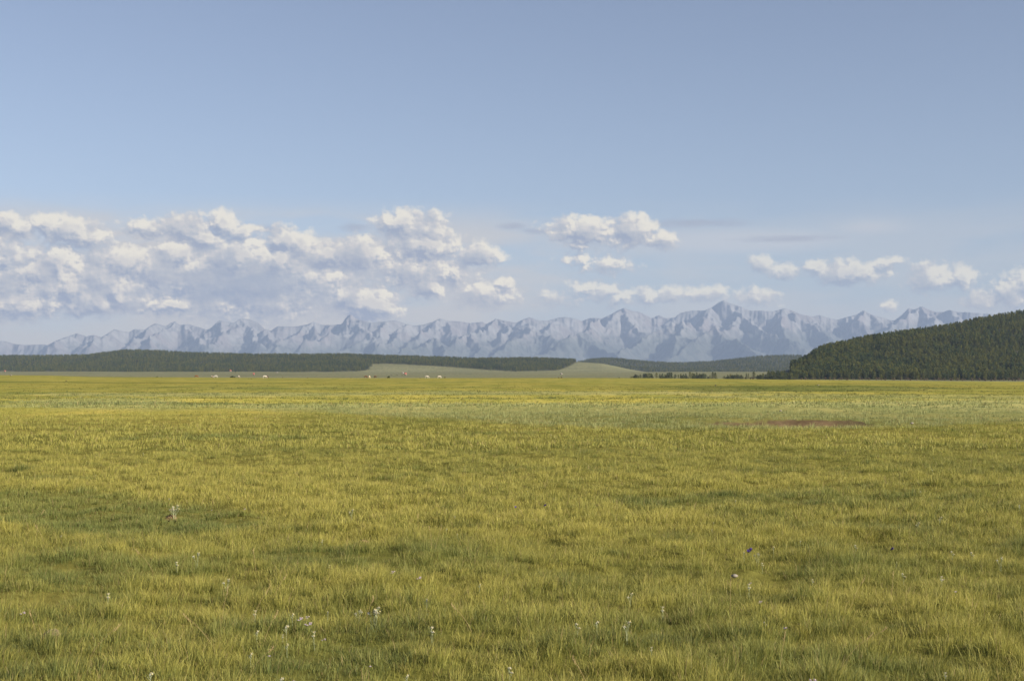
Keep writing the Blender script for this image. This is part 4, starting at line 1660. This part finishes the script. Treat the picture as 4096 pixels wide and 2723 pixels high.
# ------------------------------------------------------------------ flowers, dung, stalks, stones in the near grass
M_EDEL = simple_mat('white_woolly_bracts', (0.42, 0.42, 0.35), var=.08, transl=.2)
M_STEM = simple_mat('woolly_stem', (0.34, 0.37, 0.22), var=.1, transl=.15)
M_CENT = simple_mat('yellow_flower_centre', (0.55, 0.46, 0.22), var=.2)
M_LILAC = simple_mat('lilac_petals', (0.36, 0.29, 0.42), var=.1, transl=.3)
M_GENT = simple_mat('violet_petals', (0.085, 0.055, 0.22), var=.2, transl=.25)
M_GSTEM = simple_mat('green_stem', (0.16, 0.20, 0.05))
M_DUNG = simple_mat('dry_dung', (0.19, 0.125, 0.065), var=.5, scale=60, bump=.8)
M_DUNG2 = simple_mat('pale_dry_dung', (0.21, 0.165, 0.095), var=.4, scale=60, bump=.8)
M_STALK = simple_mat('dry_stalk', (0.42, 0.32, 0.16), transl=.2)
M_STONE = simple_mat('stone', (0.20, 0.18, 0.155), var=.2, scale=20)


def petals(A, c, nrm, r, n, wid, lift, rr):
    nrm = np.array(nrm) / np.linalg.norm(nrm)
    s = np.cross(nrm, (0.3, .2, .9))
    s /= np.linalg.norm(s)
    b = np.cross(nrm, s)
    for i in range(n):
        a = 2 * math.pi * (i + rr.uniform(-.2, .2)) / n
        d = math.cos(a) * s + math.sin(a) * b
        q = np.cross(nrm, d)
        L = r * rr.uniform(.65, 1.15)
        c = np.array(c, float)
        p0, p1, p2 = c, c + d * L * .55 + nrm * lift * L, c + d * L + nrm * lift * L * rr.uniform(.2, 1.4)
        w = wid * r
        A.add([p0 - q * w * .3, p0 + q * w * .3, p1 + q * w * .55, p1 - q * w * .55, p2], [(0, 1, 2, 3)], [(3, 2, 4)])


def plant_proto(name, cat, seed, heads, kind, spread, h0):
    rr = np.random.RandomState(seed)
    e = empty(name, (0, 0, 0))
    e['category'] = cat
    for i in range(heads):
        a, r = rr.rand() * 6.28, spread * rr.uniform(.3, 1) * (heads > 1)
        top = np.array((r * math.cos(a), r * math.sin(a), h0 * rr.uniform(.75, 1.08)))
        mid = top * np.array((.5, .5, .6)) + rr.normal(0, .006, 3)
        A = Acc()
        A.add(*tube([top * np.array((.25, .25, -.05)), mid, top], [.0016, .0015, .0013], 5))
        if kind == 'edelweiss':
            for q in (.35, .5, .62, .74, .86):
                p = mid * (1 - q) + top * q
                b = rr.rand() * 6.28
                dd = np.array((math.cos(b), math.sin(b), .9))
                s_ = np.array((-math.sin(b), math.cos(b), 0)) * .0028
                A.add([p - s_, p + s_, p + dd * .016 + s_ * .8, p + dd * .016 - s_ * .8, p + dd * .028], [(0, 1, 2, 3)], [(3, 2, 4)])
        A.build('stem', M_STEM if kind == 'edelweiss' else M_GSTEM, e)
        tilt = rr.normal(0, .35, 3) + np.array((.1, -.35, 1))
        if kind == 'edelweiss':
            B = Acc()
            petals(B, top, tilt, .017, 9, .34, .12, rr)
            petals(B, top + np.array((0, 0, .002)), tilt, .010, 6, .4, .35, rr)
            f = B.build('flower', M_EDEL, e)
            Cc = Acc()
            for k in range(4):
                Cc.add(*ellipsoid(top + rr.normal(0, .0035, 3) + np.array((0, 0, .005)), (.0035, .0035, .0035), 6, 4))
            Cc.build('flower_centre', M_CENT, f, True, True)
        elif kind == 'aster':
            B = Acc()
            petals(B, top, tilt, .017, 14, .22, .05, rr)
            f = B.build('flower', M_LILAC, e)
            Cc = Acc()
            Cc.add(*ellipsoid(top + np.array((0, 0, .003)), (.0045, .0045, .004), 8, 5))
            Cc.build('flower_centre', M_CENT, f, True, True)
        else:
            B = Acc()
            ax = np.array((rr.normal(0, .4), -.4 + rr.normal(0, .3), .8))
            ax /= np.linalg.norm(ax)
            B.add(*tube([top, top + ax * .010, top + ax * .028, top + ax * .036], [.004, .009, .012, .018], 10))
            petals(B, top + ax * .034, ax, .022, 5, .8, .3, rr)
            B.build('flower', M_GENT, e)
    bpy.context.view_layer.update()
    remember(e)
    return [e, False]


PL = {
    'e1': plant_proto('edelweiss_plant', 'flower', 1, 1, 'edelweiss', 0, .15),
    'e2': plant_proto('edelweiss_plant', 'flower', 2, 2, 'edelweiss', .03, .145),
    'e3': plant_proto('edelweiss_plant', 'flower', 3, 3, 'edelweiss', .045, .145),
    'e9': plant_proto('edelweiss_plant', 'flower', 4, 11, 'edelweiss', .06, .155),
    'a2': plant_proto('aster_plant', 'flower', 5, 3, 'aster', .04, .135),
    'a1': plant_proto('aster_plant', 'flower', 6, 1, 'aster', .0, .135),
    'g': plant_proto('gentian_plant', 'flower', 7, 4, 'gentian', .022, .13),
    'g1': plant_proto('gentian_plant', 'flower', 8, 1, 'gentian', .0, .14),
}


def put_plant(key, u, v, label, group=None, sc=1.0):
    """v: photo row of the flower heads"""
    h = .14 * sc
    d = F * (CAM - h) / (v - HY)
    x = (u - 2048) / F * d
    z = float(H(np.array([x]), np.array([d]))[0])
    pr = PL[key]
    o = pr[0] if not pr[1] else copy_tree(pr[0])
    pr[1] = True
    o.location = (x, d, z)
    o.rotation_euler = (0, 0, rt.uniform(-.8, .8))
    o.scale = (sc * .74,) * 3
    o['label'] = label
    if group:
        o['group'] = group
    elif 'group' in o:
        del o['group']


put_plant('e9', 1495, 2425, 'biggest cluster of white edelweiss, in front of a dark hollow in the middle', sc=1.05)
put_plant('e3', 1438, 2422, 'small white edelweiss group just left of the biggest cluster', sc=1.0)
put_plant('e9', 693, 2005, 'tall flat topped bunch of white edelweiss above the brown dung', sc=1.5)
put_plant('e3', 1406, 2042, 'white edelweiss with three flat heads on the far centre grass', sc=1.15)
put_plant('e1', 1708, 2362, 'upright white edelweiss with a thick stem right of the centre tussocks', sc=1.2)
put_plant('e2', 1733, 2467, 'pair of white edelweiss with long thin stems below the upright one', sc=1.15)
put_plant('e3', 788, 2213, 'white edelweiss group with curled stems on the left', sc=1.2)
put_plant('e2', 710, 2240, 'two white flowers left of the curled edelweiss group')
put_plant('e3', 908, 2282, 'white edelweiss group above a dark green hollow on the left', sc=1.1)
put_plant('e2', 437, 2342, 'white flower on a bent stem in the bright green grass on the left', sc=1.1)
put_plant('e2', 1025, 2428, 'edelweiss left of the dry bent stalk')
put_plant('e1', 1030, 2488, 'edelweiss at the foot of the dry bent stalk', sc=1.1)
put_plant('e1', 1148, 2462, 'edelweiss with a tall thin stem near the lilac asters', sc=1.3)
put_plant('e1', 1172, 2432, 'greyish edelweiss left of the lilac asters', sc=1.2)
put_plant('e1', 1150, 2522, 'edelweiss with a hooked stem', sc=1.1)
put_plant('e1', 1005, 2563, 'star shaped edelweiss facing up low on the left', sc=1.1)
put_plant('e2', 1260, 2502, 'two flat edelweiss heads one above the other')
put_plant('e1', 605, 2642, 'pale edelweiss above the dark hollow at the lower left', sc=1.2)
put_plant('e1', 1128, 2648, 'single edelweiss near the bottom left of the centre', sc=1.1)
put_plant('e2', 1350, 2713, 'edelweiss at the very bottom edge')
put_plant('e1', 1630, 2605, 'edelweiss with long bracts low in the centre', sc=1.1)
put_plant('e1', 1312, 2425, 'thin edelweiss left of the small edelweiss group')
put_plant('e1', 1920, 2310, 'lone edelweiss right of the centre on short grass')
put_plant('e2', 2045, 2640, 'small pale edelweiss pair low in the centre')
put_plant('e2', 2312, 2505, 'two small edelweiss standing together right of the centre')
put_plant('e1', 2390, 2482, 'edelweiss with a dark stem right of the small pair', sc=1.1)
put_plant('e3', 2508, 2500, 'loose edelweiss group beside the dark tussock', sc=1.1)
put_plant('e3', 2520, 2348, 'flat pale edelweiss group in the middle of the right half')
put_plant('e2', 2655, 2392, 'thin edelweiss pair left of the darker grass')
put_plant('e2', 3000, 2300, 'edelweiss pair below the violet gentian', sc=1.1)
put_plant('e1', 2977, 2175, 'edelweiss touching the violet gentian on its left', sc=1.1)
put_plant('e3', 3030, 2190, 'scattered edelweiss group right of the violet gentian')
put_plant('e1', 3095, 2160, 'edelweiss on a dark stem right of the violet gentian', sc=1.2)
put_plant('e2', 3425, 2158, 'edelweiss pair left of the small gentian')
put_plant('e2', 3810, 2190, 'edelweiss pair in the right part, upper one')
put_plant('e2', 3890, 2195, 'edelweiss pair next to the upper one on the right')
put_plant('e3', 4002, 2212, 'edelweiss group near the right edge', sc=1.1)
put_plant('e2', 3615, 2255, 'edelweiss pair above a dark hollow on the right')
put_plant('e2', 3770, 2290, 'edelweiss pair with wide heads on the right')
put_plant('e3', 3760, 2062, 'far edelweiss row on the right')
put_plant('e3', 3670, 2072, 'far edelweiss patch left of the row on the right')
put_plant('e2', 4080, 2010, 'pale edelweiss at the far right edge')
put_plant('e1', 2943, 1992, 'far edelweiss in the right half')
put_plant('e2', 2205, 1735, 'tall pale flower far out, lower edge of the blue grass', sc=1.0)
put_plant('g', 2997, 2178, 'large violet gentian, the brightest flower of the meadow', sc=.95)
put_plant('g1', 3561, 2180, 'small single violet gentian right of the large one', sc=1.0)
put_plant('g1', 2175, 2008, 'far violet gentian near the centre', sc=1.0)
put_plant('g1', 2060, 2018, 'tiny violet gentian left of the far one', sc=.8)
put_plant('a2', 1200, 2452, 'pale lilac aster, left one of the close pair')
put_plant('a2', 1235, 2462, 'pale lilac aster, right one of the close pair')
put_plant('a2', 1572, 2285, 'lilac aster group above the centre')
put_plant('a2', 1675, 2300, 'bluish lilac asters right of the upper group')
put_plant('a1', 3142, 2472, 'lilac aster on the dark hollow of the right half', sc=1.2)
put_plant('a2', 3255, 2675, 'lilac asters near the bottom of the right half')
put_plant('a2', 582, 2698, 'lilac aster at the bottom left')
put_plant('a2', 1840, 2715, 'lilac asters cut by the bottom edge')
put_plant('a2', 955, 2690, 'lilac aster on dark grass at the lower left')
put_plant('a2', 1232, 2453, 'pale pink aster between the lilac ones', sc=.8)
rp = np.random.RandomState(77)


def where(u, v):
    side = zone_of(u, (1365, 2730), ('on the left', 'in the middle', 'on the right'))
    return zone_of(v, (2000, 2300), ('far out in the grass ', 'halfway down the grass ', 'low down in the near grass ')) + side


for i in range(30):
    v = rp.uniform(1750, 2700) if i % 2 else rp.uniform(1850, 2250)
    u = rp.uniform(30, 4070) if i % 3 else rp.uniform(2700, 4080)
    put_plant(['e1', 'e1', 'e2', 'e2'][i % 4], u, v, 'small pale edelweiss on its own %s' % where(u, v), 'small edelweiss %s' % where(u, v), sc=rp.uniform(.6, .85))
for i in range(14):
    u, v = rp.uniform(30, 4070), rp.uniform(1950, 2700)
    put_plant('a1' if i % 2 else 'a2', u, v, 'faint lilac aster %s' % where(u, v), 'faint lilac asters %s' % where(u, v), sc=rp.uniform(.6, .9))


def dung(u, d, w, mat, label, seed):
    x, y, z = on_plain(u, d)
    e = np.random.RandomState(seed)
    A = Acc()
    n, mth = 28, 14
    th = np.linspace(0, math.pi, mth)
    ph = np.arange(n) * 2 * math.pi / n
    TH, PH = np.meshgrid(th, ph, indexing='ij')
    r = 1 + .22 * perlin(np.cos(PH) * 2 + TH * 1.6 + seed, np.sin(PH) * 2 + TH, 5) + .16 * perlin(np.cos(PH) * 6 + seed, np.sin(PH) * 6 + TH * 5, 6)
    V = np.stack([np.cos(PH) * np.sin(TH) * r * w / 2, np.sin(PH) * np.sin(TH) * r * w * .42, np.cos(TH) * r * w * .30], -1).reshape(-1, 3)
    V += e.normal(0, w * .012, V.shape)
    Q = []
    for i in range(mth - 1):
        for j in range(n):
            Q.append((i * n + j, i * n + (j + 1) % n, (i + 1) * n + (j + 1) % n, (i + 1) * n + j))
    A.add(V, Q)
    o = A.build('dung_heap', mat, None, True, False)
    o.location = (x, y, z + w * .30)
    tag(o, label, 'dung')


dung(685, 15.6, .13, M_DUNG, 'brown lump of dry dung in the dark green hollow on the left', 1)
dung(212, 8.6, .105, M_DUNG2, 'pale crumbly lump of dry dung at the lower left', 2)
dung(1455, 13.3, .09, M_DUNG, 'small reddish brown dung lump left of the centre', 3)
dung(2395, 17.2, .10, M_DUNG, 'small brown dung lump far right of the centre', 4)


def stalk(u, v, L, lean, label, group=None):
    d = F * CAM / (v - HY)
    x, y, z = on_plain(u, d)
    e = empty('dry_stalk', (x, y, z))
    tag(e, label, 'stalk', group)
    t = np.linspace(0, 1, 7)
    P_ = np.stack([np.sin(lean) * L * t * (.6 + .4 * t), -.1 * L * t, np.cos(lean) * L * t * (1.1 - .1 * t)], 1)
    A = Acc()
    A.add(*tube(P_, list(np.linspace(.0012, .0007, 7)), 4))
    A.build('stem', M_STALK, e)
    A = Acc()
    rr = np.random.RandomState(int(u))
    for k in range(12):
        q = P_[-1] * (1 - k * .018)
        A.add(*tube([q, q + np.array((rr.normal(0, .006), rr.normal(0, .006), .014))], [.0012, .0004], 4))
    A.build('seed_head', M_STALK, e)


for u, v, L, ln, lb in ((1000, 2530, .30, .45, 'longest dry stalk, leaning right beside the edelweiss on the left'),
                        (1050, 2600, .24, .4, 'straight pale stalk leaning right below the longest one'),
                        (1740, 2240, .24, .25, 'dry stalk rising from the centre grass, right one of a pair'),
                        (1728, 2245, .22, -.1, 'dry stalk rising from the centre grass, left one of a pair'),
                        (860, 2600, .28, -.7, 'dry stalk leaning far to the left at the lower left'),
                        (1460, 2500, .2, .3, 'dry stalk below the biggest edelweiss cluster')):
    stalk(u, v, L, ln, lb)
for i in range(18):
    u, v, ln = rp.uniform(40, 4050), rp.uniform(2050, 2760), rp.normal(0, .4)
    side = 'leaning left' if ln < -.12 else 'leaning right' if ln > .12 else 'standing upright'
    stalk(u, v, rp.uniform(.17, .27), ln, 'thin dry grass stalk %s, %s' % (side, where(u, v)), 'thin dry stalks %s, %s' % (side, where(u, v)))


def stone(u, d, w, label, seed):
    x, y, z = on_plain(u, d)
    V, Q = ellipsoid((0, 0, 0), (w / 2, w * .4, w * .3), 10, 7)
    rr = np.random.RandomState(seed)
    V = V * (1 + .2 * rr.normal(0, 1, (len(V), 1)) * .5)
    A = Acc()
    A.add(V, Q)
    o = A.build('stone', M_STONE, None, True, True)
    o.location = (x, y, z + w * .3 + .06)
    tag(o, label, 'stone')


stone(3647, 47, .12, 'pale stone right of the bare brown patch', 1)
stone(3122, 62, .12, 'small pale stone above the bare brown patch', 2)
stone(3272, 190, .35, 'pale stone on top of the low dark green swell', 3)
stone(43, 640, .9, 'white stone on the crest at the far left', 4)
stone(2938, 11.0, .05, 'flat grey stone sunk in the grass below the large gentian', 5)

# ------------------------------------------------------------------ haze
hz = bpy.data.materials.new('haze')
hz.use_nodes = True
nt = hz.node_tree
nt.nodes.clear()
out = N(nt, 'ShaderNodeOutputMaterial')
pv = N(nt, 'ShaderNodeVolumePrincipled')
pv.inputs['Color'].default_value = (0.395, 0.52, 0.77, 1)
pv.inputs['Density'].default_value = HAZE
pv.inputs['Anisotropy'].default_value = 0.0
nt.links.new(pv.outputs[0], out.inputs['Volume'])
A = Acc()
boxm(A, (0, 14500, 850), (56000, 49500, 1780))
hb = A.build('haze', hz)
tag(hb, kind='stuff')
